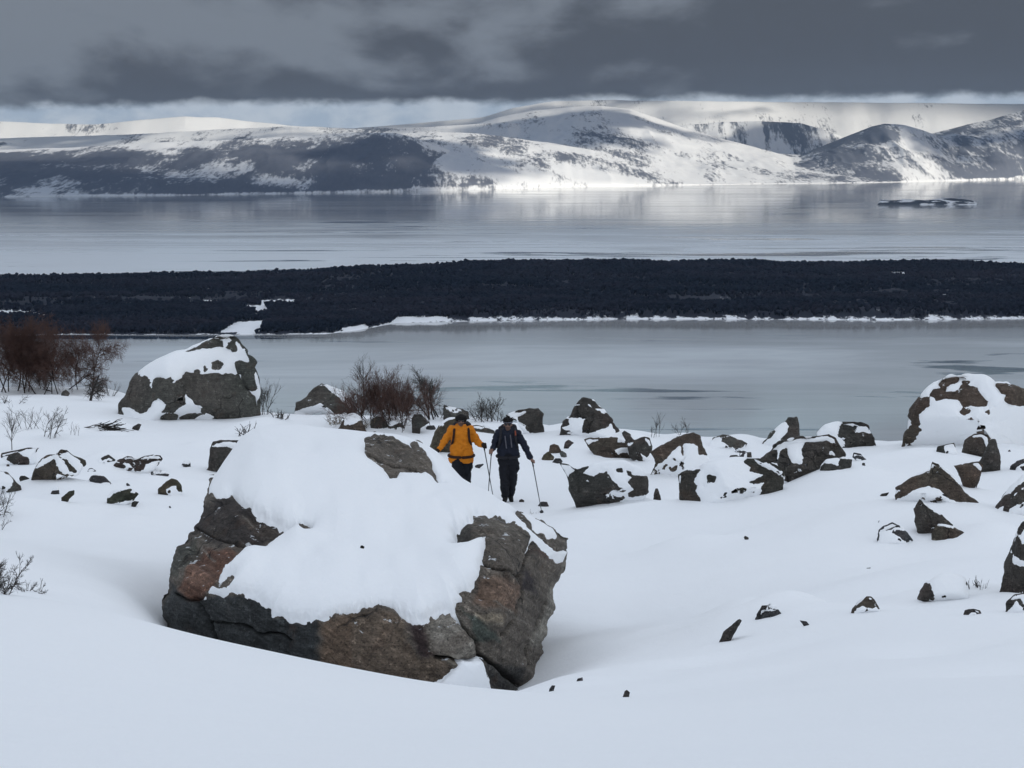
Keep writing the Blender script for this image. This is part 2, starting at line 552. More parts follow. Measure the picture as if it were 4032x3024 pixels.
def make_peninsula():
    px = np.linspace(-1500, 5600, 640)
    ns = 150
    S = pen_shore(px)
    s = np.linspace(-0.03, 1.55, ns)
    D = S[None, :] + (2480 - S[None, :]) * s[:, None]
    PX = np.broadcast_to(px[None, :], D.shape)
    z, t = pen_height(PX, D)
    ax, _ = ray(px, np.full(px.shape, 1200.0))
    X = ax[None, :] * D
    q = np.stack([X.ravel(), D.ravel(), 0 * X.ravel()], -1)
    n = fbm(q / 60.0, 4, 5).reshape(D.shape)
    n2 = fbm(q * np.array([1 / 14.0, 1 / 40.0, 1]), 4, 6).reshape(D.shape)
    Z = z + (n * 4.0 + n2 * 1.6) * sstep(0.0, 0.12, t) * sstep(1.0, 0.8, t) + 1.2 * n2 * sstep(0.0, 0.02, t)
    P = np.stack([X, D, Z], -1)
    snow = clearing_mask(P).astype(float)
    shw = np.where(PX > 1540, 0.028, 0.013) * (1 + 0.5 * fbm(np.stack([PX.ravel() / 90, 0 * PX.ravel(), 0 * PX.ravel()], -1), 3, 15).reshape(PX.shape))
    snow = np.maximum(snow, 0.60 * sstep(shw, shw * 0.45, t + 0.012 * n2))
    m = NT("peninsula_snow_and_heath")
    fac = m.math('ADD', m.attr("snow"), m.math('MULTIPLY', m.math('SUBTRACT', m.noise(1.0, 5, 0.75, stretch=(0.10, 0.03, 0.25)), 0.5), 2.6))
    c = m.mix(m.rng(fac, 0.35, 0.6), (0.022, 0.024, 0.034), (0.82, 0.84, 0.87))
    mat = m.done(m.bsdf(c, 0.9, spec=0.1))
    o = mesh_obj("peninsula", P.reshape(-1, 3), grid_faces(ns, len(px)), mat, attrs={"snow": snow.ravel()})
    tag(o, kind="structure")
    # the birch wood on it: thousands of bare crowns that read as one dark mass
    rs = np.random.RandomState(4)
    N = 78000
    tpx = rs.uniform(-700, 4750, N)
    tt = rs.uniform(0.012, 1.08, N)
    S = pen_shore(tpx)
    D = S + (2480 - S) * tt
    z, t = pen_height(tpx, D)
    ax, _ = ray(tpx, np.full(N, 1200.0))
    base = np.stack([ax * D, D, z], -1)
    dens = fbm(base / 45.0, 3, 8)
    keep = ~clearing_mask(base) & (t > np.where(tpx > 1540, 0.022, 0.010) + 0.02 * dens)
    keep &= rs.uniform(0, 1, N) < 0.75 + 1.2 * fbm(base * np.array([1 / 160.0, 1 / 60.0, 0]), 3, 55)
    base, D, dens = base[keep], D[keep], dens[keep]
    N = len(base)
    h = (4.2 + 2.8 * dens + rs.normal(0, 0.9, N)).clip(1.6, 8)
    w = h * rs.uniform(0.30, 0.62, N)
    k = 5
    ang = rs.uniform(0, 6.28, (N, 1)) + np.arange(k)[None, :] * 2 * np.pi / k
    rr = w[:, None] * rs.uniform(0.6, 1.2, (N, k))
    ring = np.stack([base[:, None, 0] + rr * np.cos(ang), base[:, None, 1] + rr * np.sin(ang), base[:, None, 2] + h[:, None] * rs.uniform(0.50, 0.92, (N, k))], -1)
    tip = base + np.stack([rs.normal(0, .3, N), rs.normal(0, .3, N), h], -1)
    bot = base - np.array([0, 0, 1.0])
    V = np.concatenate([tip[:, None], bot[:, None], ring], 1).reshape(-1, 3)
    f = []
    for i in range(k):
        f.append([0, 2 + i, 2 + (i + 1) % k])
        f.append([1, 2 + (i + 1) % k, 2 + i])
    fa = (np.arange(N)[:, None, None] * (k + 2) + np.array(f)[None]).reshape(-1, 3)
    m = NT("bare_birch_wood")
    v = m.rng(m.noise(1.0, 4, 0.6, stretch=(0.0035, 0.011, 0.05)), 0.36, 0.66)
    v2 = m.noise(0.25, 3, 0.6)
    c = m.mix(v, (0.002, 0.005, 0.014), (0.019, 0.017, 0.027))
    c = m.mix(m.math('MULTIPLY', v2, 0.5), c, (0.008, 0.010, 0.012))
    o = mesh_obj("birch_wood", V, fa, m.done(m.bsdf(c, 0.95, spec=0.05)), smooth=True)
    tag(o, "dark bare birch wood covering the low peninsula across the lake", "wood", kind="stuff")
make_peninsula()

# ------------------------------------------------------------------ islet in the lake
def make_islet():
    _, b = ray(3650, 806)
    D0 = LAKE / b
    px = np.linspace(3455, 3850, 120)
    v = np.linspace(-1, 1, 24)
    ax, _ = ray(px, np.full(px.shape, 800.0))
    top = interp(px, [(3455, 803), (3470, 788), (3530, 790), (3560, 785), (3640, 790), (3700, 784), (3740, 781), (3790, 785), (3835, 792), (3850, 803)])
    _, bt = ray(px, top)
    h = bt * D0 - LAKE
    V = []
    for vv in v:
        yy = D0 + 45 + 45 * vv
        prof = max(0.0, 1 - abs(vv) ** 3)
        V.append(np.stack([ax * yy, np.full(px.shape, yy), LAKE - 2 + (h + 2) * prof], -1))
    V = np.array(V)
    nz = fbm(V.reshape(-1, 3) / np.array([12, 20, 5.0]), 4, 3).reshape(V.shape[:2])
    V[..., 2] += nz * 0.7 * (V[..., 2] > LAKE)
    m = NT("islet_rock_and_snow")
    n = m.noise(1.0, 4, 0.6, stretch=(0.018, 0.02, 0.10))
    c = m.mix(m.rng(n, 0.48, 0.55), (0.05, 0.055, 0.065), (0.8, 0.82, 0.85))
    o = mesh_obj("islet", V.reshape(-1, 3), grid_faces(len(v), len(px)), m.done(m.bsdf(c, 0.9, spec=0.1)))
    tag(o, kind="structure")
make_islet()

# ------------------------------------------------------------------ snow-covered hillside in front
GP = [  # photograph pixel and distance of points on the snow
    (-900, 3024, 7.6), (-900, 2300, 15.5), (-900, 2180, 24), (-900, 1950, 42), (-900, 1560, 70),
    (0, 3024, 8.0), (0, 2650, 11.5), (0, 2345, 16.0), (0, 2260, 25), (0, 2120, 33), (0, 1960, 42), (0, 1800, 50), (0, 1650, 60), (0, 1545, 70),
    (400, 2402, 16.0), (500, 2200, 32), (400, 2040, 38), (500, 1880, 46), (450, 1700, 58), (300, 1535, 71), (500, 2330, 26),
    (700, 3024, 8.5), (700, 2750, 11.5), (700, 2488, 16.0), (610, 2440, 25.5),
    (1400, 3024, 9.0), (1400, 2820, 12), (1400, 2636, 16.2), (1400, 2690, 20), (1400, 2200, 34),
    (2050, 3024, 9.2), (2050, 2860, 12), (2050, 2728, 16.2), (2060, 2745, 20),
    (2640, 3024, 9.3), (2640, 2880, 12), (2640, 2774, 16.0), (2600, 2722, 20), (2450, 2640, 24), (2250, 2560, 27),
    (3300, 3024, 9.4), (3300, 2760, 15), (3300, 2560, 21), (3300, 2420, 26),
    (4032, 3024, 9.5), (4032, 2700, 15.5), (4032, 2500, 21), (4032, 2330, 26), (4032, 2180, 31), (4032, 2000, 40), (4032, 1800, 54),
    (2450, 2420, 31), (2650, 2200, 36), (2300, 2060, 42), (2010, 2006, 45), (2500, 1960, 46), (2900, 2010, 43), (3150, 2020, 41),
    (3300, 2180, 33), (3700, 2160, 33), (3350, 1960, 42), (3650, 1840, 48), (3300, 1800, 53), (3000, 1760, 57),
    (600, 1700, 59), (850, 1650, 63), (1150, 1640, 62), (1300, 1720, 56), (1650, 1720, 55), (1800, 1760, 52), (1900, 1655, 61), (2200, 1700, 58), (2600, 1700, 60), (3450, 1745, 59),
    (1700, 1890, 47), (1816, 1988, 45.6), (2136, 2046, 44), (700, 2560, 21), (1000, 2660, 24.5), (1400, 2770, 24.5), (1750, 2810, 24), (2000, 2790, 24.5), (760, 2590, 25.5), (1000, 2590, 19.5), (1000, 2556, 16.0), (1000, 2800, 11.5), (1700, 2692, 16.0), (1700, 2745, 20), (2100, 2730, 25.5), (2200, 2690, 23), (1100, 2400, 29), (1800, 2450, 30), (1400, 1640, 63), (900, 2000, 40), (2900, 2250, 33), (5000, 3024, 9.5), (5000, 2400, 24), (5000, 1950, 42), (5000, 1750, 58),
]
_g = np.array([pt(a, b, d) for a, b, d in GP])
# lateral coordinate is the bearing so that the fit behaves the same near and far
_uv = lambda x, y: (x / np.maximum(y, 3.0) * 55.0, 26.0 * np.log(np.maximum(y, 3.0) / 3.0))
_fit = tps(np.stack(_uv(_g[:, 0], _g[:, 1]), -1), _g[:, 2] / _g[:, 1], 0.02)
EDGE = [(-2000, 74), (0, 72), (400, 72), (900, 65), (1500, 63.5), (2000, 61), (2300, 59), (2700, 58.5), (3000, 57.5), (3450, 58.5), (4032, 62), (6000, 66)]
DRIFTS = []      # (x, y, radius across, radius along, height)
for _p, _d, _ra, _rl, _h in [((3290, 2000), 41, 2.6, 2.6, 0.55), ((3420, 2100), 36, 2.2, 2.0, 0.35), ((3060, 2440), 25.5, 0.95, 0.9, 0.20), ((3330, 2500), 24, 1.6, 1.3, 0.12),
                             ((2420, 2700), 21.5, 0.7, 0.5, 0.10), ((560, 2030), 38, 2.5, 1.6, 0.18), ((330, 1960), 41, 2.0, 1.4, 0.2), ((760, 1960), 42, 1.6, 1.2, 0.2),
                             ((160, 2060), 36, 1.6, 1.3, 0.2), ((3700, 2250), 29, 1.8, 1.2, 0.25), ((3900, 2050), 36, 1.8, 1.5, 0.3), ((1534, 1700), 57, 1.0, 0.8, 0.35), ((2800, 2230), 34, 3.0, 1.6, 0.15), ((1260, 1690), 58, 1.6, 1.2, 0.35)]:
    _a, _b = ray(_p[0], _p[1])
    DRIFTS.append((float(_a) * _d, _d, _ra, _rl, _h))
_rs = np.random.RandomState(77)
for _k in range(95):       # hummocks among the boulders
    _px, _d = _rs.uniform(-300, 4300), _rs.uniform(33, 60)
    if 600 < _px < 2250 and _d < 52:
        continue
    _a, _b = ray(_px, 1800)
    DRIFTS.append((float(_a) * _d, _d, _rs.uniform(0.4, 1.3), _rs.uniform(0.4, 1.0), _rs.uniform(0.06, 0.24)))
for _k in range(22):
    _px, _d = _rs.uniform(2300, 4300), _rs.uniform(17, 30)
    _a, _b = ray(_px, 2400)
    DRIFTS.append((float(_a) * _d, _d, _rs.uniform(0.4, 1.1), _rs.uniform(0.3, 0.7), _rs.uniform(-0.20, 0.20)))
def ground_z(x, y, detail=True):
    x, y = np.asarray(x, float), np.asarray(y, float)
    yc = np.clip(y, 5.0, 74.0)
    xc = np.clip(x / np.maximum(y, 1.0), -0.36, 0.36) * yc
    z = _fit(*_uv(xc, yc)) * yc
    z = np.where(y < 5.0, -1.65 + (z + 1.65) * np.clip(y / 5.0, 0, 1), z)
    e = interp(CX + F * x / np.maximum(y, 1.0), EDGE)
    t = np.maximum(y - e, 0)
    z = z - 0.45 * t * t / (t + 3.0)
    sh = np.shape(z)
    zf, xf, yf = z.ravel().copy(), np.broadcast_to(x, sh).ravel(), np.broadcast_to(y, sh).ravel()
    for dx, dy, ra, rl, dh in DRIFTS:
        k = np.nonzero((np.abs(xf - dx) < 3 * ra) & (np.abs(yf - dy) < 3 * rl))[0]
        if len(k):
            zf[k] += dh * np.exp(-((xf[k] - dx) / ra) ** 2 - ((yf[k] - dy) / rl) ** 2)
    z = zf.reshape(sh)
    if detail:
        q = np.stack([x.ravel(), y.ravel(), 0 * x.ravel()], -1)
        amp = (0.35 + 0.65 * sstep(14, 30, y)) * np.clip(y / 30.0, 0.15, 1.2)
        n = fbm(q / np.array([7.0, 5.0, 1]), 3, 2).reshape(x.shape) * 0.26 + fbm(q / np.array([2.2, 1.5, 1]), 3, 7).reshape(x.shape) * 0.05
        z = z + n * amp
    return z

_dd = np.concatenate([np.linspace(6, 20, 300), np.linspace(20, 95, 1200)[1:]])
def hit_ground(px, py):
    a, b = ray(px, py)
    zr = b * _dd
    zg = ground_z(a * _dd, _dd)
    k = np.nonzero(zr <= zg)[0]
    if len(k) == 0:
        k = [int(np.argmin(np.abs(zr - zg)))]
    return float(_dd[k[0]])

def snow_material(name, scale=1.0):
    m = NT(name)
    n1 = m.noise(1.1 * scale, 4, 0.45, stretch=(1.0, 0.55, 1.0))
    n2 = m.noise(26, 4, 0.6)
    n3 = m.noise(0.25, 3, 0.5)
    n4 = m.noise(3.2, 4, 0.55, stretch=(0.6, 1.6, 1.0))
    h = m.math('ADD', m.math('MULTIPLY', n1, 0.9), m.math('MULTIPLY', n2, 0.20))
    h = m.math('ADD', h, m.math('MULTIPLY', n4, 0.42))
    c = m.mix(n3, (0.845, 0.865, 0.885), (0.90, 0.91, 0.92))
    return m.done(m.bsdf(c, 0.75, m.bump(h, 0.55, 0.06), spec=0.15))
SNOW = snow_material("fresh_snow")
CAP_SNOW = snow_material("snow_on_rock", 1.2)

def make_ground():
    az = np.concatenate([np.linspace(-1.25, -0.30, 40, endpoint=False), np.linspace(-0.30, 0.30, 560), np.linspace(0.30, 1.25, 41)[1:]])
    r = np.concatenate([np.linspace(0.5, 6, 14, endpoint=False), np.geomspace(6, 20, 170, endpoint=False), np.geomspace(20, 80, 330, endpoint=False), np.geomspace(80, 520, 50)])
    Rr, A = np.meshgrid(r, az, indexing='ij')
    X, Y = Rr * np.tan(A), Rr
    Z = ground_z(X, Y)
    for dx, dy, ra, rl, dh, sd in DRIFTS2:
        k = (np.abs(X - dx) < ra * 2.6) & (np.abs(Y - dy) < rl * 2.6)
        if k.any():
            nz = fbm(np.stack([X[k] / ra * 1.4, Y[k] / rl * 1.4, np.full(k.sum(), sd * 1.0)], -1), 2, sd)
            Z[k] += dh * (1 + 0.9 * nz) * np.exp(-((X[k] - dx) / ra) ** 2 - ((Y[k] - dy) / rl) ** 2)
    Z = np.where(Y > 400, np.minimum(Z, LAKE - 2), Z)
    # drifts heaped round the stones are added by SCOOPS below
    V = np.stack([X, Y, Z], -1)
    # strip behind the camera
    xb = V[0, :, 0]
    back = np.stack([np.linspace(-70, 70, len(az)), np.full(len(az), -60.0), np.full(len(az), 3.0)], -1)
    V = np.concatenate([back[None], V], 0)
    o = mesh_obj("snow_ground", V.reshape(-1, 3), grid_faces(V.shape[0], V.shape[1]), SNOW)
    tag(o, kind="structure")

# ------------------------------------------------------------------ rock
def rock_material():
    m = NT("dark_weathered_rock")
    c0 = m.attr("Col", "Color")
    n1 = m.noise(1.3, 6, 0.62, dist=0.4)
    n2 = m.noise(7.0, 6, 0.7)
    n3 = m.noise(45.0, 4, 0.7)
    geo = m.n("ShaderNodeMapping")
    geo.inputs["Rotation"].default_value = (0.3, 0.5, 0.4)
    geo.inputs["Scale"].default_value = (2.0, 9.0, 30.0)
    m.l(m.pos(), geo.inputs["Vector"])
    st = m.noise(1.0, 5, 0.65, vec=geo.outputs[0])
    k = m.math('ADD', m.math('MULTIPLY', n2, 0.9), m.math('MULTIPLY', n1, 0.7))
    k = m.math('ADD', k, m.math('MULTIPLY', st, 0.7))
    k = m.math('MULTIPLY', k, 0.9)
    sc = m.n("ShaderNodeVectorMath", operation='SCALE')
    m.l(c0, sc.inputs[0])
    m.l(m.math('POWER', k, 2.3), sc.inputs["Scale"])
    c = m.mix(m.rng(n1, 0.55, 0.72, 0.0, 0.45), sc.outputs[0], (0.055, 0.045, 0.032))
    c = m.mix(m.math('MULTIPLY', m.rng(n2, 0.60, 0.74), m.rng(n1, 0.45, 0.6, 0.0, 0.5)), c, (0.16, 0.155, 0.135))
    c = m.mix(m.math('MULTIPLY', m.rng(n2, 0.36, 0.28), 0.55), c, (0.012, 0.012, 0.013))
    rust = m.noise(2.3, 5, 0.62)
    c = m.mix(m.rng(rust, 0.56, 0.66, 0.0, 0.22), c, (0.115, 0.066, 0.044))
    lich = m.noise(9.0, 7, 0.68)
    lt = m.n("ShaderNodeVectorMath", operation='SCALE')
    m.l(c, lt.inputs[0])
    lt.inputs["Scale"].default_value = 2.3
    c = m.mix(m.rng(lich, 0.59, 0.64, 0.0, 0.75), c, lt.outputs[0])
    c = m.mix(m.rng(n3, 0.45, 0.34, 0.0, 0.75), c, (0.012, 0.012, 0.013))
    nz = m.xyz(m.n("ShaderNodeNewGeometry").outputs["Normal"])[2]
    dustn = m.math('ADD', m.noise(5.0, 5, 0.68), m.math('MULTIPLY', nz, 0.16))
    c = m.mix(m.math('MULTIPLY', m.rng(dustn, 0.765, 0.80), 0.85), c, (0.82, 0.84, 0.86))
    lt2 = m.n("ShaderNodeVectorMath", operation='SCALE')
    m.l(c, lt2.inputs[0])
    lt2.inputs["Scale"].default_value = 2.0
    c = m.mix(m.math('MULTIPLY', m.rng(n3, 0.50, 0.66), 0.5), c, lt2.outputs[0])
    vor = m.n("ShaderNodeTexVoronoi", feature='DISTANCE_TO_EDGE')
    vor.inputs["Scale"].default_value = 1.0
    wv = m.n("ShaderNodeMapping")
    wv.inputs["Scale"].default_value = (1.5, 1.5, 0.9)
    wv.inputs["Rotation"].default_value = (0.2, 0.6, 0.3)
    dis = m.n("ShaderNodeVectorMath", operation='MULTIPLY_ADD')
    nv = m.n("ShaderNodeTexNoise")
    nv.inputs["Scale"].default_value = 2.2
    nv.inputs["Detail"].default_value = 4
    m.l(m.pos(), nv.inputs["Vector"])
    m.l(nv.outputs["Color"], dis.inputs[0])
    dis.inputs[1].default_value = (0.55, 0.55, 0.55)
    m.l(m.pos(), dis.inputs[2])
    m.l(dis.outputs[0], wv.inputs["Vector"])
    m.l(wv.outputs[0], vor.inputs["Vector"])
    crack = m.math('MULTIPLY', m.rng(vor.outputs["Distance"], 0.0, 0.03, 1.0, 0.0), m.rng(m.noise(0.9, 3, 0.5), 0.5, 0.66))
    c = m.mix(m.math('MULTIPLY', crack, 0.7), c, (0.010, 0.010, 0.011))
    h = m.math('ADD', m.math('MULTIPLY', n2, 1.0), m.math('MULTIPLY', n3, 0.35))
    h = m.math('SUBTRACT', h, m.math('MULTIPLY', crack, 0.7))
    h = m.math('ADD', h, m.math('MULTIPLY', st, 0.6))
    return m.done(m.bsdf(c, 0.82, m.bump(h, 1.0, 0.11), spec=0.25))
ROCK = rock_material()

def relax(V, F4, it, lam=0.5):
    """plain Laplacian smoothing over quad/tri edges"""
    e = np.concatenate([F4[:, [i, (i + 1) % F4.shape[1]]] for i in range(F4.shape[1])])
    e = np.concatenate([e, e[:, ::-1]])
    cnt = np.bincount(e[:, 0], minlength=len(V))[:, None]
    for _ in range(it):
        s = np.stack([np.bincount(e[:, 0], weights=V[e[:, 1], k], minlength=len(V)) for k in range(3)], -1)
        V = V + lam * (s / np.maximum(cnt, 1) - V)
    return V

def vnormals(V, F4):
    a, b, c, d = V[F4[:, 0]], V[F4[:, 1]], V[F4[:, 2]], V[F4[:, 3]]
    n = np.cross(c - a, d - b)
    N = np.zeros_like(V)
    for i in range(4):
        for k in range(3):
            N[:, k] += np.bincount(F4[:, i], weights=n[:, k], minlength=len(V))
    return N / np.maximum(np.linalg.norm(N, axis=1, keepdims=True), 1e-9)

def resample(poly, n, c):
    """points of the outline at evenly spread arc length, with slight corner rounding"""
    P = np.asarray(poly, float)
    Q = np.concatenate([P, P[:1]])
    L = np.concatenate([[0], np.cumsum(np.hypot(*np.diff(Q, axis=0).T))])
    s = np.linspace(0, L[-1], n, endpoint=False)
    return np.stack([np.interp(s, L, Q[:, 0]), np.interp(s, L, Q[:, 1])], -1)

DRIFTS2 = []     # snow banked round each stone
BASE_COLS = [(0.060, 0.054, 0.048), (0.050, 0.048, 0.046), (0.068, 0.056, 0.046), (0.056, 0.055, 0.050)]
def build_rock(label, outline, bare=None, seed=0, depth=None, thick=0.5, col=None, snow=0.10, boxy=3.0, cat="boulder", name=None, base_shift=0.0, dist=None):
    """A boulder with real depth: the outline gives width and height, the body bulges towards and away
    from the viewer about its middle section; it stands where its foot meets the snow."""
    P = np.asarray(outline, float)
    w, h = np.ptp(P[:, 0]), np.ptp(P[:, 1])
    size = max(w, h)
    base_py = P[:, 1].max() + base_shift
    lowx = P[P[:, 1] > P[:, 1].max() - 0.25 * h][:, 0].mean()
    d0 = dist if dist else hit_ground(lowx, base_py - 0.02 * h)
    mpp = d0 / F                                # metres per photograph pixel there
    T = thick * (w * h) ** 0.5 * mpp * 0.85     # half depth of the body
    # let the foot run on under the snow
    low = sstep(P[:, 1].min() + 0.45 * h, P[:, 1].max(), P[:, 1])
    P2 = P.copy()
    P2[:, 1] += low * (0.22 * h + 0.35 * T / mpp * 0.13 + 14)
    c = np.array([0.5 * (P2[:, 0].max() + P2[:, 0].min()) * 0.5 + 0.5 * P2[:, 0].mean(), 0.5 * P2[:, 1].mean() + 0.25 * (P2[:, 1].max() + P2[:, 1].min())])
    na = int(np.clip(size * 0.55, 44, 260))
    nr = int(np.clip(size * 0.13, 12, 56))
    nb = max(8, nr // 3)
    R = resample(P2, na, c)
    rs = np.random.RandomState(seed + 11)
    # ragged edge
    ang = np.linspace(0, 2 * np.pi, na, endpoint=False)
    e = fbm(np.stack([R[:, 0] / size * 6, R[:, 1] / size * 6, np.full(na, seed * 1.7)], -1), 4, seed)
    Rj = (R - c) * (e * 0.035)[:, None]
    rho = np.concatenate([np.linspace(0.02, 1, nr) ** 0.85, np.linspace(1, 0.02, nb + 1)[1:]])
    side = np.concatenate([np.full(nr, -1.0), np.full(nb, 1.0)])
    UV = c[None, None] + rho[:, None, None] * (R[None] - c[None, None]) + sstep(0.72, 1.0, rho)[:, None, None] * Rj[None]
    prof = (1 - np.clip(rho, 0, 1) ** boxy) ** (1 / 1.9)
    u = (UV[..., 0] - c[0]) / (w / 2)
    v = (UV[..., 1] - c[1]) / (h / 2)
    # crisp facets: lower envelope of a few tilted planes
    planes = []
    for k in range(6):
        a = rs.uniform(0, 2 * np.pi)
        t = rs.uniform(0.35, 1.0)
        planes.append(rs.uniform(0.72, 1.02) - t * (u * np.cos(a) + v * np.sin(a)))
    # the top leans away so that snow can lie on it
    planes.append(0.98 + 0.55 * (v + 0.15))
    fac = np.min(np.stack(planes), 0)
    bulge = np.minimum(prof[:, None] * np.ones_like(u), np.maximum(fac, 0.0) * (0.25 + 0.75 * prof[:, None] ** 0.5))
    bulge = np.maximum(bulge, 0.0) * T
    Dm = d0 + 0.75 * T
    D = Dm + side[:, None] * bulge
    W = pt(UV[..., 0], UV[..., 1], np.full(UV.shape[:2], Dm))
    W[..., 1] = D
    V = W.reshape(-1, 3)
    F4 = grid_faces(len(rho), na, True)
    # caps
    N = vnormals(V, F4)
    ctr = V.mean(0)
    sgn = np.sign(((V - ctr) * N).sum(1).mean())
    N = N * sgn
    sz = size * mpp
    q = V / sz
    nn = fbm(q * 4.0 + seed, 4, seed + 3) * 0.030 + (np.abs(fbm(q * 6.0 + seed, 3, seed + 5)) - .25) * 0.026 + fbm(q * 24, 3, seed + 8) * 0.007
    V0 = V
    V = V + N * (nn * sz)[:, None]
    if sgn < 0:
        F4 = F4[:, ::-1]
    col = col or BASE_COLS[seed % 4]
    tint = 1 + 0.25 * fbm(q * 3.0, 3, seed + 30)
    Cc = np.array(col)[None] * tint[:, None]
    Cc[:, 0] *= 1 + 0.18 * fbm(q * 2.0, 2, seed + 44)
    o = mesh_obj(name or ("boulder" if size > 120 else "stone"), V, F4, ROCK, attrs={"Col": Cc}, smooth=True)
    try:
        o.data.set_sharp_from_angle(angle=math.radians(38))
    except Exception:
        pass
    tag(o, label, cat if size > 120 else "stone")
    # snow lying on it: a smoothed skin that stands proud of the rock where snow lies and dives under it elsewhere
    px, py = project(V)
    N = vnormals(V, F4)
    if bare == "all" or bare is None and size < 90:
        sd = None
    front = np.repeat(side < 0, na)
    jit = fbm(np.stack([px / 14, py / 14, 0 * px], -1), 4, seed + 60) * 8 + fbm(np.stack([px / 5, py / 5, 0 * px], -1), 2, seed + 62) * 4 + fbm(np.stack([px / 45, py / 45, 0 * px], -1), 2, seed + 61) * 8
    up = N[:, 2]
    auto = (up - 0.62) * 60 + jit * 1.2
    auto = auto - 40 * sstep(0.3, 0.75, (py - P[:, 1].min()) / h)
    if isinstance(bare, list):
        s = np.full(px.shape, 1e9)
        for b in bare:
            s = np.minimum(s, sdf(px, py, b))
        s = s - 3.0 + jit * 0.45
        sd = np.where(front, s, np.maximum(auto, -10))
        # where the traced snow would hang on an overhang, let it thin out
    else:
        sd = auto
    tmax = np.clip(snow * sz * 0.32, 0.03, 0.11)
    k = 1.0 / max(6.0, tmax / mpp * 0.9)
    t = np.where(sd > 0, tmax * (1 - np.exp(-np.maximum(sd, 0) * k)), np.maximum(sd * mpp * 0.8, -0.10 - 0.02 * sz))
    if (sd > 1).sum() > 25:
        Vr = V - N * (0.035 * sz * sstep(1, 12, sd))[:, None]
        o.data.vertices.foreach_set("co", Vr.astype(np.float32).ravel())
        o.data.update()
        VS = relax(V0, F4, 4)
        dirn = N * 0.6 + np.array([0, 0, 0.55])
        VS = VS + dirn * t[:, None]
        keep = (t[F4] > -0.06 - 0.015 * sz).any(1)
        F5 = F4[keep]
        ids, inv = np.unique(F5, return_inverse=True)
        cobj = mesh_obj("snow_cap", VS[ids], inv.reshape(F5.shape), CAP_SNOW)
    else:
        cobj = None
    fx = float(pt(lowx, base_py, Dm)[0])
    DRIFTS2.append((fx, float(Dm), 0.62 * w * mpp + 0.15, max(0.5 * w * mpp, T * 1.3) + 0.15, float(np.clip(0.05 * h * mpp, 0.015, 0.11)), seed))
    loc = Vector((float(V[:, 0].mean()), float(V[:, 1].mean()), float(np.percentile(V[:, 2], 6))))
    recenter(o, loc)
    if cobj:
        cobj.parent = o
        cobj.data.transform(Matrix.Translation(-loc))
    return o

def C(ox, oy, s, pts):
    return [(ox + x * s, oy + y * s) for x, y in pts]

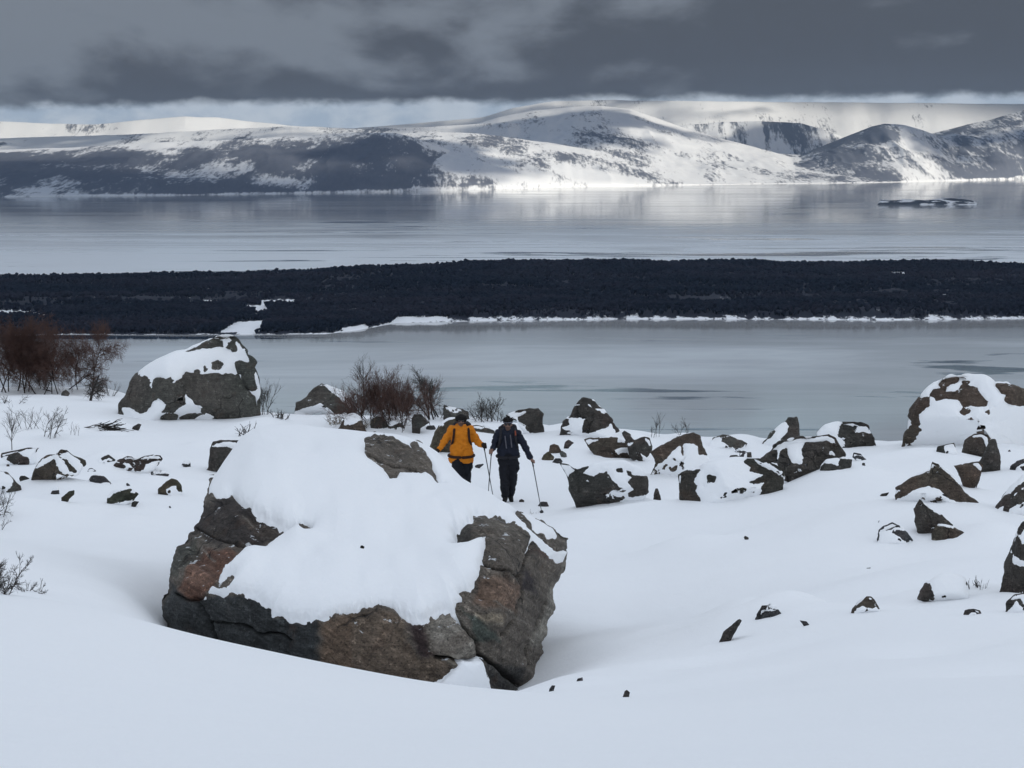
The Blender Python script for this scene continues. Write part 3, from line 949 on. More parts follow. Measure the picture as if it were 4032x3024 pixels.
# ------------------------------------------------------------------ the great boulder in front
h1 = lambda *p: C(600, 1640, .3617, p)
h2 = lambda *p: C(600, 2140, .3617, p)
h3 = lambda *p: C(1400, 1640, .3617, p)
h4 = lambda *p: C(1500, 1940, .3617, p)
h5 = lambda *p: C(1400, 2240, .3617, p)
def make_hero():
    OUT = [(661, 2484), (656, 2451), (640, 2426), (631, 2393), (640, 2342), (658, 2295), (658, 2263), (674, 2212), (685, 2163), (734, 2117), (766, 2090), (781, 2031), (797, 1987), (810, 1922), (828, 1886), (853, 1859), (897, 1799), (938, 1738), (965, 1714), (1016, 1686), (1070, 1682), (1179, 1679), (1230, 1688), (1330, 1696), (1440, 1700), (1560, 1710), (1640, 1734), (1690, 1758), (1728, 1786), (1765, 1826), (1823, 1890), (1863, 1916), (1921, 1942), (1957, 1964), (2008, 1989), (2040, 2014), (2079, 2030), (2122, 2045), (2169, 2060), (2216, 2096), (2247, 2119), (2249, 2157), (2238, 2240), (2212, 2287), (2187, 2392), (2167, 2457), (2141, 2565), (2109, 2667), (2091, 2732), (2080, 2830), (1700, 2860), (1300, 2800), (900, 2720), (690, 2640)]
    DEP = [(650, 2450, 25.6), (645, 2380, 25.7), (670, 2230, 26.2), (760, 2110, 27.0), (780, 2300, 25.4), (700, 2600, 25.6), (1000, 2480, 24.8), (1000, 2700, 25.0), (1400, 2620, 24.4), (1400, 2800, 24.6), (1750, 2680, 24.3), (1750, 2830, 24.5), (1950, 2700, 24.7), (1950, 2840, 24.9),
           (900, 2240, 25.3), (1050, 2330, 25.0), (1300, 2435, 24.6), (1500, 2405, 24.65), (1700, 2435, 24.5), (1800, 2400, 24.6), (1860, 2280, 24.9), (1900, 2130, 25.6), (1905, 2070, 26.0),
           (2091, 2725, 25.9), (2050, 2500, 25.3), (2070, 2300, 25.6), (2110, 2150, 26.6), (2240, 2150, 28.0), (2190, 2350, 27.3), (2145, 2540, 26.7), (2030, 2080, 26.6), (2180, 2080, 27.9),
           (1400, 2250, 25.5), (1400, 2100, 26.4), (1400, 1950, 27.6), (1400, 1800, 28.9), (1100, 1690, 30.2), (960, 1730, 30.0), (850, 1870, 28.8), (815, 1960, 27.9), (1000, 2000, 27.0), (1150, 2090, 26.4), (1000, 2150, 26.1), (1300, 1715, 30.0),
           (1750, 1810, 29.4), (1600, 1760, 29.6), (1700, 1950, 28.0), (2000, 2000, 28.4), (1900, 1945, 28.6), (1800, 2050, 26.8), (1650, 2200, 25.7), (1500, 1780, 29.3)]
    dfit = tps([(a / 300., b / 300.) for a, b, _ in DEP], [d for _, _, d in DEP], 0.002)
    c = np.array([1430.0, 2230.0])
    na, nr, nb = 900, 210, 26
    R = resample(OUT, na, c)
    e = fbm(np.stack([R[:, 0] / 60, R[:, 1] / 60, np.zeros(na)], -1), 4, 5)
    e = e * np.where((R[:, 1] < 2000) & (R[:, 0] < 1900), 0.15, 1)
    Rj = (R - c) / np.linalg.norm(R - c, axis=1, keepdims=True) * (e * 9)[:, None]
    rho = np.concatenate([np.linspace(0.004, 1, nr), np.linspace(1, 0.02, nb + 1)[1:]])
    side = np.concatenate([np.full(nr, -1.0), np.full(nb, 1.0)])
    UV = c + rho[:, None, None] * (R[None] - c) + sstep(0.86, 1.0, rho)[:, None, None] * Rj[None]
    U, Vv = UV[..., 0], UV[..., 1]
    D = dfit(U / 300., Vv / 300.)
    ed = seg_dist(U, Vv, R)
    D = D + 0.55 * np.clip(1 - ed / 45.0, 0, 1) ** 2.5
    rim = D[nr - 1]
    mean_back = 31.5
    for j in range(nr, nr + nb):
        t = 1 - rho[j]
        D[j] = rim + (mean_back - rim) * (1 - (1 - t) ** 2.2) + 0.8 * math.sin(math.pi * min(t * 1.2, 1))
    W = pt(U, Vv, D)
    # keep the back shell from ballooning with distance
    V = W.reshape(-1, 3)
    F4 = grid_faces(len(rho), na, True)
    N = vnormals(V, F4)
    if (N[:nr * na // 2, 1]).mean() > 0:
        N = -N
        F4 = F4[:, ::-1]
    u, v = U.ravel(), Vv.ravel()
    front = np.repeat(side < 0, na)
    z0 = np.zeros_like(u)
    # planes and steps of the bedding, cracks
    bed = np.stack([(u * 0.80 + v * 0.60) / 260, (-u * 0.6 + v * 0.8) / 46, z0], -1)
    nn = (np.abs(fbm(bed, 3, 3)) - 0.25) * 0.04 + fbm(np.stack([u / 150, v / 150, z0], -1), 5, 4) * 0.10 + fbm(np.stack([u / 26, v / 26, z0], -1), 4, 6) * 0.030
    wu = u + 7 * fbm(np.stack([u / 40, v / 40, z0], -1), 3, 81)
    wv = v + 7 * fbm(np.stack([u / 40, v / 40, z0], -1), 3, 82)
    cracks = [(h4((1090, 760), (1200, 800), (1300, 830), (1400, 860), (1500, 900), (1570, 890)), 4, .07),
              (h4((1640, 500), (1625, 700), (1570, 850), (1560, 1050), (1500, 1300), (1440, 1420), (1340, 1570)), 4, .09),
              (h4((1810, 1180), (1740, 1350), (1640, 1659), (1600, 1900)), 4, .06),
              (h5((1060, 485), (1200, 640), (1330, 780), (1370, 950), (1350, 990), (1100, 1010), (1000, 975), (860, 950)), 6, .14),
              (h5((1370, 950), (1480, 1000), (1640, 1130), (1800, 1260)), 8, .16),
              (h2((640, 850), (960, 880), (1210, 1000), (1260, 970), (1400, 980), (1500, 1060)), 5, .07),
              (h2((470, 600), (600, 850), (690, 1050)), 9, .10),
              (h2((230, 530), (400, 620), (580, 590)), 5, .08),
              (h1((500, 1220), (700, 1330), (1000, 1420), (1300, 1380)), 4, .05),
              (h3((120, 440), (400, 560), (560, 590), (720, 640)), 4, .05),
              (h4((1650, 480), (1800, 600), (1900, 680), (2040, 640)), 5, .09)]
    dark = np.zeros_like(u)
    for pl, wd, dp in cracks:
        d = seg_dist(wu, wv, pl, False)
        nn = nn - dp * np.exp(-(d / wd) ** 2)
        dark = np.maximum(dark, np.exp(-(d / (wd * 0.8)) ** 2))
    V0 = V
    V = V + N * nn[:, None] * np.where(front, 1, 1.5)[:, None]
    # stone colours in beds of grey, olive, brown and rust; one strip's lightness imitates shading
    base = np.tile(np.array([0.088, 0.078, 0.068]), (len(u), 1))
    patches = [
        (h2((85, 700), (150, 400), (350, 590), (560, 570), (1250, 540), (1320, 800), (1800, 820), (1820, 900), (1800, 1300), (100, 1300)), (.026, .029, .031)),
        (h1((500, 950), (640, 980), (870, 890), (1340, 1150), (1520, 1250), (1100, 1400), (700, 1400), (460, 1250)), (.030, .026, .025)),
        (h1((930, 1100), (1150, 1120), (1460, 1240), (1300, 1330), (1000, 1200)), (.060, .050, .044)),
        (h2((340, 410), (390, 240), (560, 40), (800, 60), (950, 90), (780, 330), (690, 430), (600, 560), (450, 640), (330, 590), (230, 480)), (.092, .050, .036)),
        (h2((345, 420), (400, 250), (580, 180), (680, 330), (640, 480), (470, 470)), (.120, .072, .054)),
        (h2((160, 340), (235, 60), (470, -40), (470, 130), (380, 250), (250, 330)), (.058, .060, .052)),
        (h2((1830, 850), (2212, 750), (2212, 1500), (1800, 1400), (1850, 1050)), (.098, .072, .054)),
        (h5((-30, 485), (250, 440), (560, 530), (560, 800), (700, 1000), (950, 950), (1090, 1090), (890, 1400), (-30, 1300)), (.094, .074, .058)),
        (h5((560, 590), (740, 560), (770, 800), (870, 950), (720, 1010), (650, 900)), (.034, .024, .024)),
        (h5((770, 600), (900, 460), (1080, 490), (1330, 770), (1360, 980), (1100, 1005), (830, 900)), (.155, .145, .130)),
        (h5((970, 900), (1110, 1010), (1080, 1090), (1000, 1000)), (.20, .18, .15)),
        (h4((1050, 960), (1200, 900), (1560, 980), (1500, 1320), (1300, 1250), (1000, 1230)), (.125, .088, .068)),
        (h4((1020, 1300), (1340, 1330), (1330, 1440), (1060, 1420)), (.19, .165, .13)),
        (h4((1570, 830), (1640, 790), (1740, 960), (1690, 1110), (1560, 1060)), (.024, .020, .023)),
        (h4((860, 1250), (1250, 1500), (1320, 1640), (1060, 1620)), (.042, .050, .045)),
        (h4((1020, 230), (1250, 205), (1600, 440), (1640, 520), (1560, 480), (1350, 380), (1150, 330)), (.105, .095, .082)),
        (h4((815, 430), (990, 330), (1010, 500), (960, 590), (820, 600)), (.040, .038, .034)),
        (h4((1960, 960), (2080, 480), (2090, 640), (1960, 1050), (1790, 1690), (1630, 1690), (1800, 1250)), (.190, .180, .160)),  # pale grey strip, lightened further in colour to stand in for shading
        (h4((1640, 600), (1800, 590), (1940, 680), (1930, 740), (1800, 720)), (.060, .038, .032)),
        (h5((1400, 1000), (1850, 1050), (1800, 1360), (1480, 1330)), (.034, .033, .032)),
    ]
    su = u + 16 * fbm(np.stack([u / 36, v / 36, z0], -1), 4, 91)
    sv = v + 16 * fbm(np.stack([u / 36, v / 36, z0], -1), 4, 92)
    for pl, cc in patches:
        f = sstep(12, -16, sdf(su, sv, pl))[:, None]
        base = base * (1 - f) + np.array(cc) * f
    rng_ = fbm(np.stack([(u * .8 + v * .6) / 90, (-u * .6 + v * .8) / 9, z0], -1), 4, 95)
    base = base * (1.5 + 0.8 * rng_)[:, None] * np.array([1.03, 1.0, 0.95])
    base = base * (1 - 0.75 * dark)[:, None]      # darker along the cracks
    # pale veins
    for pl in [h2((520, 30), (600, 110), (690, 190)), h5((1110, 480), (1220, 630), (1320, 760)), h5((1760, 520), (1890, 605)), h5((1510, 350), (1700, 470)), h5((880, 800), (930, 830)), h5((980, 850), (1020, 920)), h1((990, 1100), (1080, 1170)), h4((1320, 1420), (1240, 1440))]:
        f = np.exp(-(seg_dist(wu, wv, pl, False) / 4.0) ** 2)[:, None] * 0.75
        base = base * (1 - f) + np.array((.22, .20, .17)) * f
    o = mesh_obj("boulder", V, F4, ROCK, attrs={"Col": base})
    tag(o, "huge brown and grey boulder in front, its sloping top under thick snow", "boulder")
    # snow on top
    px, py = u, v
    BARE = [
        # left flank, front band and right flank as one bare belt
        h1((560, 700), (630, 680), (615, 760), (620, 830), (650, 870), (690, 940), (722, 945), (690, 955), (640, 975), (700, 998), (730, 960), (850, 940), (870, 895), (940, 955), (1070, 1020), (1100, 1050), (1270, 1120), (1350, 1165), (1400, 1205), (1525, 1250), (1420, 1310), (1330, 1370), (1230, 1460), (1090, 1470), (980, 1500), (920, 1560), (820, 1659))
        + h2((800, 280), (720, 410), (800, 350), (870, 310), (900, 350), (890, 430), (840, 490), (740, 510), (690, 490), (580, 580), (740, 540), (870, 535), (1000, 540), (1130, 555), (1190, 620), (1240, 680), (1300, 720), (1305, 795), (1450, 810), (1560, 835), (1690, 830), (1850, 825), (2000, 790), (2200, 768))
        + h5((0, 485), (180, 455), (250, 437), (400, 445), (520, 490), (600, 530), (650, 560), (750, 550), (800, 500), (880, 455), (950, 445), (1020, 470), (1080, 490), (1100, 400), (1160, 345), (1135, 290), (1230, 235), (1290, 150), (1340, 60))
        + h4((1080, 790), (1110, 690), (1135, 600), (1135, 490), (1040, 555), (960, 590), (830, 605), (800, 600), (820, 550), (815, 425), (840, 430), (900, 370), (970, 310), (1000, 240), (1030, 225), (1060, 240), (1160, 225), (1250, 205), (1310, 230), (1400, 310), (1520, 390), (1640, 490), (1760, 560), (1895, 640), (2300, 700))
        + h5((2400, 300), (2400, 1900), (1480, 1900), (1470, 1310), (1400, 1100), (1370, 1000), (1130, 1012), (1090, 1090), (900, 1260), (860, 1900))
        + h2((-200, 1900), (-200, 0)),
        h4((1480, 235), (1600, 330), (1690, 455), (1790, 448), (1900, 435), (1850, 370), (1700, 285), (1850, 300), (2000, 400), (2200, 450), (2200, 660), (1900, 640), (1790, 560), (1690, 475), (1590, 370)),
        h3((110, 270), (150, 255), (230, 258), (250, 290), (260, 255), (310, 250), (380, 265), (450, 280), (520, 330), (600, 420), (660, 450), (680, 410), (620, 320), (640, 330), (720, 420), (800, 510), (850, 580), (860, 620), (910, 690), (960, 730), (890, 742), (830, 660), (760, 620), (700, 650), (560, 650), (460, 650), (430, 710), (380, 715), (370, 670), (290, 590), (220, 555), (150, 500), (115, 440), (120, 350)),
        h1((1610, 1210), (1650, 1205), (1730, 1240), (1720, 1270), (1670, 1275), (1620, 1240)),
    ]
    s = np.full(u.shape, 1e9)
    ju = px + 5 * fbm(np.stack([u / 22, v / 22, z0], -1), 4, 71)
    jv = py + 5 * fbm(np.stack([u / 22, v / 22, z0], -1), 4, 72) + 3.5 * fbm(np.stack([u / 7, v / 7, z0], -1), 2, 74)
    s0 = s.copy()
    for b in BARE:
        s = np.minimum(s, sdf(ju, jv, b))
        s0 = np.minimum(s0, sdf(px, py, b))
    wgt = sstep(4, 22, s0)
    s = s * (1 - wgt) + s0 * wgt
    Nn = vnormals(V0, F4)
    s = np.where(front, s, (Nn[:, 2] - 0.45) * 80)
    t = np.where(s > 0, 0.20 * (1 - np.exp(-np.maximum(s, 0) / 34.0)) + 0.035 * (1 - np.exp(-np.maximum(s, 0) / 5.0)), np.maximum(s * 0.004, -0.16))
    t = np.where(t > 0, t * (0.22 + 0.78 * sstep(0, 170, ed.ravel())), t)
    Vr = V - Nn * (0.10 * sstep(3, 26, s))[:, None] * front[:, None]
    o.data.vertices.foreach_set("co", Vr.astype(np.float32).ravel())
    o.data.update()
    # heavy fill where wind has packed the hollow of the top
    VS = relax(V0, F4, 14)
    dirn = Nn * 0.55 + np.array([0, -0.12, 0.5])
    lump = 1 + 0.25 * fbm(np.stack([u / 120, v / 120, z0], -1), 2, 73)
    VS = VS + dirn * (t * np.where(t > 0, lump, 1))[:, None]
    keep = (t[F4] > -0.14).any(1)
    F5 = F4[keep]
    ids, inv = np.unique(F5, return_inverse=True)
    cap = mesh_obj("snow_cap", VS[ids], inv.reshape(F5.shape), CAP_SNOW)
    loc = Vector(tuple(float(x) for x in pt(1400, 2640, 27)))
    recenter(o, loc)
    cap.parent = o
    cap.data.transform(Matrix.Translation(-loc))
make_hero()

# ------------------------------------------------------------------ the other boulders and stones
cl = lambda *p: C(0, 1150, .5199, p)
cm = lambda *p: C(0, 1600, .4822, p)
cc = lambda *p: C(2100, 1500, .4973, p)
cr = lambda *p: C(2900, 1400, .5424, p)
cs = lambda *p: C(3200, 1900, .4219, p)
cb = lambda *p: C(1100, 1350, .4973, p)
cf = lambda *p: C(2000, 2200, .9186, p)
GREY = (0.086, 0.082, 0.072)
DARK = (0.060, 0.054, 0.048)
BROWN = (0.088, 0.068, 0.053)
OLIVE = (0.080, 0.068, 0.046)
SLATE = (0.058, 0.058, 0.060)
ROCKS = [
 ("big grey boulder beyond the snowfield on the left, snow sloping across its top",
  cl((815,1010),(825,930),(850,850),(895,810),(895,770),(935,745),(1000,650),(1040,610),(1200,520),(1400,440),(1500,400),(1610,340),(1660,322),(1760,320),(1800,340),(1830,390),(1880,440),(1915,500),(1945,575),(1970,650),(1975,800),(1980,985),(1900,985),(1700,965),(1550,945),(1430,975),(1240,960),(1100,925),(960,1005)),
  [cl((1400,455),(1500,410),(1610,345),(1700,350),(1780,345),(1840,390),(1860,415),(1810,425),(1790,465),(1750,425),(1650,405),(1540,425),(1460,450)),
   cl((1040,615),(1120,640),(1130,665),(1150,720),(1180,660),(1240,670),(1290,650),(1310,670),(1260,740),(1330,690),(1390,660),(1420,620),(1530,625),(1700,622),(1850,575),(1945,575),(2020,560),(2020,1100),(1700,1050),(1570,950),(1430,985),(1370,960),(1480,860),(1440,820),(1400,760),(1400,850),(1310,910),(1230,910),(1270,850),(1200,790),(1140,820),(1100,900),(1060,915),(1000,870),(930,880),(965,930),(960,1040),(780,1060),(800,910),(840,830),(870,790),(930,720),(1000,630)),
   cl((1605,540),(1650,525),(1695,545),(1660,582),(1610,575)), cl((1535,590),(1550,560),(1570,580),(1550,605)), cl((1230,955),(1260,930),(1340,945),(1330,970)), cl((1480,600),(1500,588),(1515,605),(1495,615))],
  dict(col=GREY, thick=0.62, boxy=5)),
 ("brown pyramid-shaped rock on the left among low stones, dark ridge on its back",
  cm((222,640),(260,540),(300,480),(330,420),(380,395),(460,380),(500,350),(550,352),(600,395),(700,440),(700,475),(640,540),(560,520),(512,560),(512,600),(420,632),(320,645)),
  [cm((215,650),(255,540),(315,500),(355,470),(440,430),(480,510),(515,560),(515,610),(420,640),(330,660)),
   cm((295,485),(340,410),(450,370),(540,350),(560,370),(480,400),(460,392),(400,405),(350,430)),
   cm((470,400),(545,420),(560,470),(610,530),(580,520),(500,430)), cm((560,358),(705,440),(700,478),(640,430),(570,390))],
  dict(col=BROWN)),
 ("low dark ledge at the left edge half buried, thin branch along its top",
  cm((5,415),(10,380),(60,370),(140,358),(230,335),(325,335),(290,380),(300,430),(235,470),(215,492),(120,460),(60,435)),
  [cm((60,432),(90,390),(150,385),(215,420),(230,450),(215,490),(130,464)), cm((5,420),(10,372),(100,362),(220,330),(325,332),(200,352),(120,377),(40,400))],
  dict(col=DARK)),
 ("rounded rock cut by the left edge of the picture, twigs growing over it",
  cm((-90,725),(-90,560),(-40,535),(0,528),(60,540),(100,580),(170,640),(178,665),(140,715),(60,722)),
  [cm((-95,545),(0,525),(70,545),(105,590),(110,640),(70,700),(150,735),(190,665),(100,570),(0,515),(-95,530)), cm((60,700),(110,630),(190,650),(150,740))],
  dict(col=GREY)),
 ("small dark stone wedged against the left side of the brown pyramid rock",
  cm((155,590),(165,568),(200,565),(240,585),(245,625),(205,628),(170,608)), "all", dict(col=DARK)),
 ("jagged reddish brown outcrop poking through snow between left pyramid rock and great boulder",
  cm((900,540),(910,490),(960,440),(1040,405),(1080,410),(1090,440),(1180,405),(1250,395),(1310,400),(1335,430),(1270,490),(1160,522),(1080,505),(1000,490)),
  [cm((955,445),(1040,403),(1085,418),(1090,445),(1200,400),(1250,392),(1190,440),(1310,397),(1340,435),(1240,452),(1190,472),(1160,525),(1100,512),(1060,460),(1000,452)), cm((895,545),(910,488),(960,458),(1015,490),(960,502))],
  dict(col=(0.062,0.046,0.040))),
 ("thin dark curved stone rim showing in snow left of the jagged outcrop",
  cm((760,475),(800,440),(850,405),(890,395),(950,440),(920,465),(830,485)),
  [cm((835,432),(850,402),(900,396),(955,445),(890,418)), cm((755,472),(790,455),(780,476)), cm((885,450),(920,445),(935,462),(905,462))], dict(col=DARK)),
 ("little snow-topped stone at the right end of the jagged outcrop",
  cm((1480,478),(1510,446),(1555,455),(1562,518),(1530,508)), [cm((1490,478),(1540,485),(1560,470),(1565,520),(1520,497))], dict(col=SLATE)),
 ("flat lens-shaped grey stone lying on snow above the arched stone",
  cm((1228,542),(1240,530),(1290,532),(1350,540),(1385,553),(1340,572),(1260,570)), "all", dict(col=SLATE)),
 ("low dark slab with snowy left flank above the mossy left stones",
  cm((680,637),(740,570),(760,560),(850,568),(912,615),(870,628),(770,640)), [cm((740,590),(758,558),(850,566),(915,618),(840,610),(770,640),(745,622))], dict(col=SLATE)),
 ("arched olive-grey stone on the left, snow filling its hollow",
  cm((1288,728),(1288,670),(1340,630),(1400,586),(1450,603),(1482,650),(1492,686),(1445,725),(1360,735)),
  [cm((1280,730),(1283,668),(1340,625),(1400,580),(1455,600),(1490,655),(1495,685),(1465,682),(1440,640),(1400,645),(1350,680),(1362,725),(1320,735))], dict(col=OLIVE)),
 ("dark green mossy stone under a snow lid, lowest of the left group",
  cm((868,805),(878,730),(930,690),(1080,672),(1132,715),(1090,760),(1010,780),(900,812)),
  [cm((865,805),(882,760),(930,722),(1000,692),(1060,682),(1050,720),(1128,714),(1085,757),(1000,770),(930,785),(890,815))], dict(col=(0.046,0.048,0.034))),
 ("small mossy green slanted stone left of the snow-lidded mossy stone",
  cm((494,787),(500,740),(560,695),(610,683),(607,722),(565,745),(540,775)), "all", dict(col=(0.050,0.052,0.036))),
 ("small grey stone with a snow top just left of the slanted mossy stone",
  cm((393,722),(430,672),(475,653),(492,708),(450,728)), [cm((390,725),(435,688),(490,695),(495,715),(450,730))], dict(col=SLATE)),
 ("tiny dark broken stone below the snow-lidded mossy stone",
  cm((1065,830),(1075,785),(1100,772),(1136,778),(1110,808),(1085,832)), "all", dict(col=DARK)),
 ("dark boulder peeping out behind the left shoulder of the great boulder",
  cm((1648,512),(1660,480),(1690,470),(1715,400),(1712,330),(1740,290),(1790,276),(1945,276),(2010,310),(2010,470),(1880,560),(1720,545),(1680,528)),
  [cm((1640,515),(1655,478),(1690,460),(1715,400),(1705,335),(1800,338),(1870,312),(1950,275),(2040,290),(2040,480),(1850,600),(1660,560)), cm((1705,330),(1735,285),(1790,272),(1950,272),(1880,290),(1770,292),(1725,318))],
  dict(col=DARK)),
 ("grey triangular rock with snow on its right slope, beside the reddish thicket",
  cb((118,525),(130,460),(180,450),(240,390),(335,316),(400,348),(520,400),(560,470),(640,560),(500,572),(400,525),(320,500),(240,515)),
  [cb((110,540),(122,458),(180,445),(335,312),(400,390),(470,440),(610,570),(440,545),(330,470),(280,480),(230,500))], dict(col=GREY)),
 ("wedge rock with a round snow blob, under the reddish thicket",
  cb((418,706),(500,622),(540,570),(580,555),(640,590),(700,680),(820,725),(640,717)),
  [cb((410,710),(500,622),(500,667),(560,662),(650,628),(720,690),(825,730),(640,725))], dict(col=BROWN)),
 ("dark block under the reddish thicket, right of the snow-blob wedge rock",
  cb((718,690),(725,610),(770,580),(830,590),(860,650),(845,690),(780,702)), "all", dict(col=DARK)),
 ("dark upright block left of the hiker in orange, below the spreading bush",
  cb((1050,700),(1045,600),(1070,565),(1120,562),(1190,630),(1120,660),(1110,735),(1080,715)), "all", dict(col=DARK)),
 ("low snow-covered stone with a thin dark rim between two dark blocks",
  cb((840,695),(870,622),(950,608),(992,660),(985,705)), [cb((845,668),(960,646),(992,672),(950,662),(880,678))], dict(col=DARK)),
 ("tall olive-brown boulder right behind the hiker in orange",
  cb((1158,818),(1190,790),(1240,690),(1290,620),(1350,588),(1420,592),(1470,640),(1480,800),(1470,900),(1300,905)), "all", dict(col=OLIVE)),
 ("grey rock with a pointed left corner behind the orange hiker's head",
  cb((1298,592),(1303,488),(1360,513),(1440,518),(1500,545),(1508,600),(1400,622)), "all", dict(col=GREY)),
 ("flat grey slab on the snow between the two hikers' shoulders",
  cb((1520,655),(1560,648),(1640,668),(1705,690),(1690,722),(1580,718)), "all", dict(col=GREY)),
 ("dark rounded boulder just right of the dark hiker, snow along its left back",
  cb((1788,572),(1850,543),(1980,516),(2050,523),(2090,560),(2097,690),(2122,737),(2000,712),(1900,650),(1870,600)),
  [cb((1880,560),(1985,522),(2050,518),(2100,560),(2105,690),(2130,745),(1990,705),(1900,620))], dict(col=DARK)),
 ("small smooth dark stone on snow left of the olive-brown boulder",
  cb((1158,672),(1175,655),(1225,652),(1240,675),(1225,698),(1180,695)), "all", dict(col=SLATE)),
 ("tall peaked rock at the lake edge right of the dark hiker, snow in its clefts",
  cc((155,442),(180,380),(215,355),(225,310),(290,270),(310,220),(360,160),(390,138),(480,148),(545,213),(620,290),(700,380),(725,412),(640,430),(560,410),(420,430),(350,465),(250,463)),
  [cc((340,172),(390,135),(450,145),(545,222),(480,217),(440,172),(400,170)), cc((330,207),(420,200),(530,235),(590,270),(630,310),(600,350),(520,390),(440,400),(400,418),(370,405),(400,380),(410,300),(370,290),(340,292),(285,292)),
   cc((205,358),(218,312),(280,300),(290,350),(260,362)), cc((145,445),(170,383),(230,370),(290,370),(350,420),(355,475),(250,470)), cc((620,330),(710,380),(660,412),(630,370)), cc((280,280),(320,210),(335,215),(310,260))],
  dict(col=(0.055,0.047,0.042))),
 ("long dark rock lying below the tall peaked rock, snow on top",
  cc((398,462),(440,448),(660,446),(740,478),(770,520),(840,575),(770,622),(600,610),(500,594),(440,535)),
  [cc((398,464),(660,457),(670,480),(735,490),(740,520),(640,545),(650,570),(740,560),(775,620),(600,615),(490,595),(445,540),(435,490))], dict(col=BROWN)),
 ("angular dark rock leaning between the long rock and the arched snowy rock",
  cc((708,428),(760,422),(800,468),(870,438),(920,448),(942,520),(925,595),(905,660),(830,612),(760,575),(738,500)),
  [cc((800,482),(870,440),(925,450),(945,520),(900,605),(850,570),(875,655),(760,600),(735,540)), cc((700,425),(760,425),(802,475),(740,490))], dict(col=DARK)),
 ("large arched rock with snowy hollow, dark ridge bending over its left end",
  cc((918,792),(918,690),(970,630),(928,560),(990,520),(1080,470),(1180,418),(1270,401),(1320,428),(1347,500),(1372,570),(1418,642),(1385,680),(1150,700),(1075,775)),
  [cc((920,562),(1000,508),(1100,478),(1200,413),(1280,402),(1325,440),(1332,512),(1310,500),(1240,490),(1195,508),(1185,595),(1160,520),(1090,560),(1030,630),(980,680),(930,700),(970,640)), cc((910,800),(925,700),(1000,680),(1050,670),(1030,700),(1000,720),(1020,775)), cc((1070,690),(1150,660),(1130,700),(1080,725)), cc((1310,512),(1350,512),(1370,582),(1310,580))],
  dict(col=BROWN)),
 ("bowl-shaped black boulder in the middle snowfield, snow heaped on its top",
  cc((208,650),(280,663),(330,698),(420,678),(560,648),(720,638),(850,698),(902,760),(902,872),(850,902),(770,905),(730,925),(690,985),(580,1022),(400,1022),(340,940),(288,850),(263,740)),
  [cc((200,645),(280,660),(330,700),(345,710),(430,685),(360,730),(400,750),(480,740),(540,710),(590,700),(610,740),(620,790),(680,830),(740,860),(700,880),(640,870),(620,890),(680,905),(725,930),(700,1000),(580,1060),(350,1060),(320,940),(270,850),(250,740)), cc((755,800),(800,755),(910,760),(912,880),(850,905),(765,908),(765,880),(810,860)), cc((665,705),(700,700),(705,715),(670,718)), cc((740,710),(775,715),(775,750),(755,745))],
  dict(col=DARK, boxy=2.4)),
 ("wide snow-plastered block with a black left end, right of the bowl-shaped boulder",
  cc((1143,740),(1180,723),(1300,698),(1400,655),(1560,632),(1690,613),(1800,613),(1900,658),(1988,710),(1993,790),(1960,872),(1820,978),(1700,965),(1580,948),(1400,970),(1200,992),(1163,962)),
  [cc((1130,735),(1290,713),(1290,750),(1260,800),(1290,830),(1280,870),(1325,965),(1200,1010),(1150,970)), cc((1680,640),(1720,610),(1830,622),(1900,665),(1995,705),(2005,790),(1975,880),(1830,1000),(1765,945),(1800,850),(1830,800),(1740,820),(1705,800),(1830,740),(1715,715),(1740,680)), cc((1350,830),(1380,750),(1440,755),(1430,790),(1370,800)), cc((1470,920),(1510,890),(1580,915),(1560,950)), cc((1280,712),(1310,695),(1335,710),(1300,720)), cc((1650,910),(1700,870),(1715,905),(1690,930))],
  dict(col=(0.052,0.050,0.042), boxy=5)),
 ("broad dark rock behind the snow-plastered block, snow saddle on its left half",
  cr((168,742),(240,688),(300,640),(400,608),(560,588),(670,571),(722,598),(752,650),(788,720),(775,765),(740,845),(560,865),(400,900),(340,885),(300,810),(235,775)),
  [cr((160,745),(240,682),(290,690),(300,780),(225,778)), cr((320,700),(360,680),(370,740),(400,790),(480,790),(490,680),(510,620),(600,590),(680,570),(735,610),(795,725),(740,740),(690,690),(660,690),(720,740),(640,770),(600,830),(560,880),(400,920),(330,900),(295,790))], dict(col=DARK)),
 ("small snow-crusted rock tucked at the right foot of the broad dark rock",
  cr((598,852),(608,800),(650,758),(740,748),(842,753),(832,800),(762,858),(670,870)), [cr((605,850),(640,790),(740,792),(755,748),(850,758),(825,805),(765,865),(650,875))], dict(col=DARK)),
 ("pillar-like rock with a snow ramp on its left, standing against the lake",
  cr((173,652),(190,608),(250,558),(350,478),(370,446),(440,443),(462,530),(465,615),(380,650),(300,690),(200,695)),
  [cr((348,470),(372,440),(445,440),(468,540),(475,620),(380,650),(320,605),(370,560),(385,510)), cr((170,650),(195,598),(260,542),(292,550),(240,592),(200,622))], dict(col=GREY)),
 ("rock with snowy left hump and dark broken face, left of the snowy knoll",
  cr((573,572),(640,508),(770,478),(860,480),(952,508),(975,550),(1022,632),(965,655),(850,695),(780,695),(690,650)),
  [cr((768,490),(860,480),(882,510),(860,560),(930,550),(990,580),(1030,640),(955,660),(850,700),(780,700),(770,600),(742,575))], dict(col=DARK)),
 ("dark-tipped rock on a long snow slope at the lake edge, left of the pillar-like rock",
  cc((1345,530),(1420,452),(1500,423),(1560,428),(1692,490),(1665,525),(1560,540),(1450,545)),
  [cc((1488,423),(1560,424),(1697,490),(1620,524),(1560,512),(1490,477))], dict(col=GREY)),
 ("pale green-grey flat stone below the pillar-like rock",
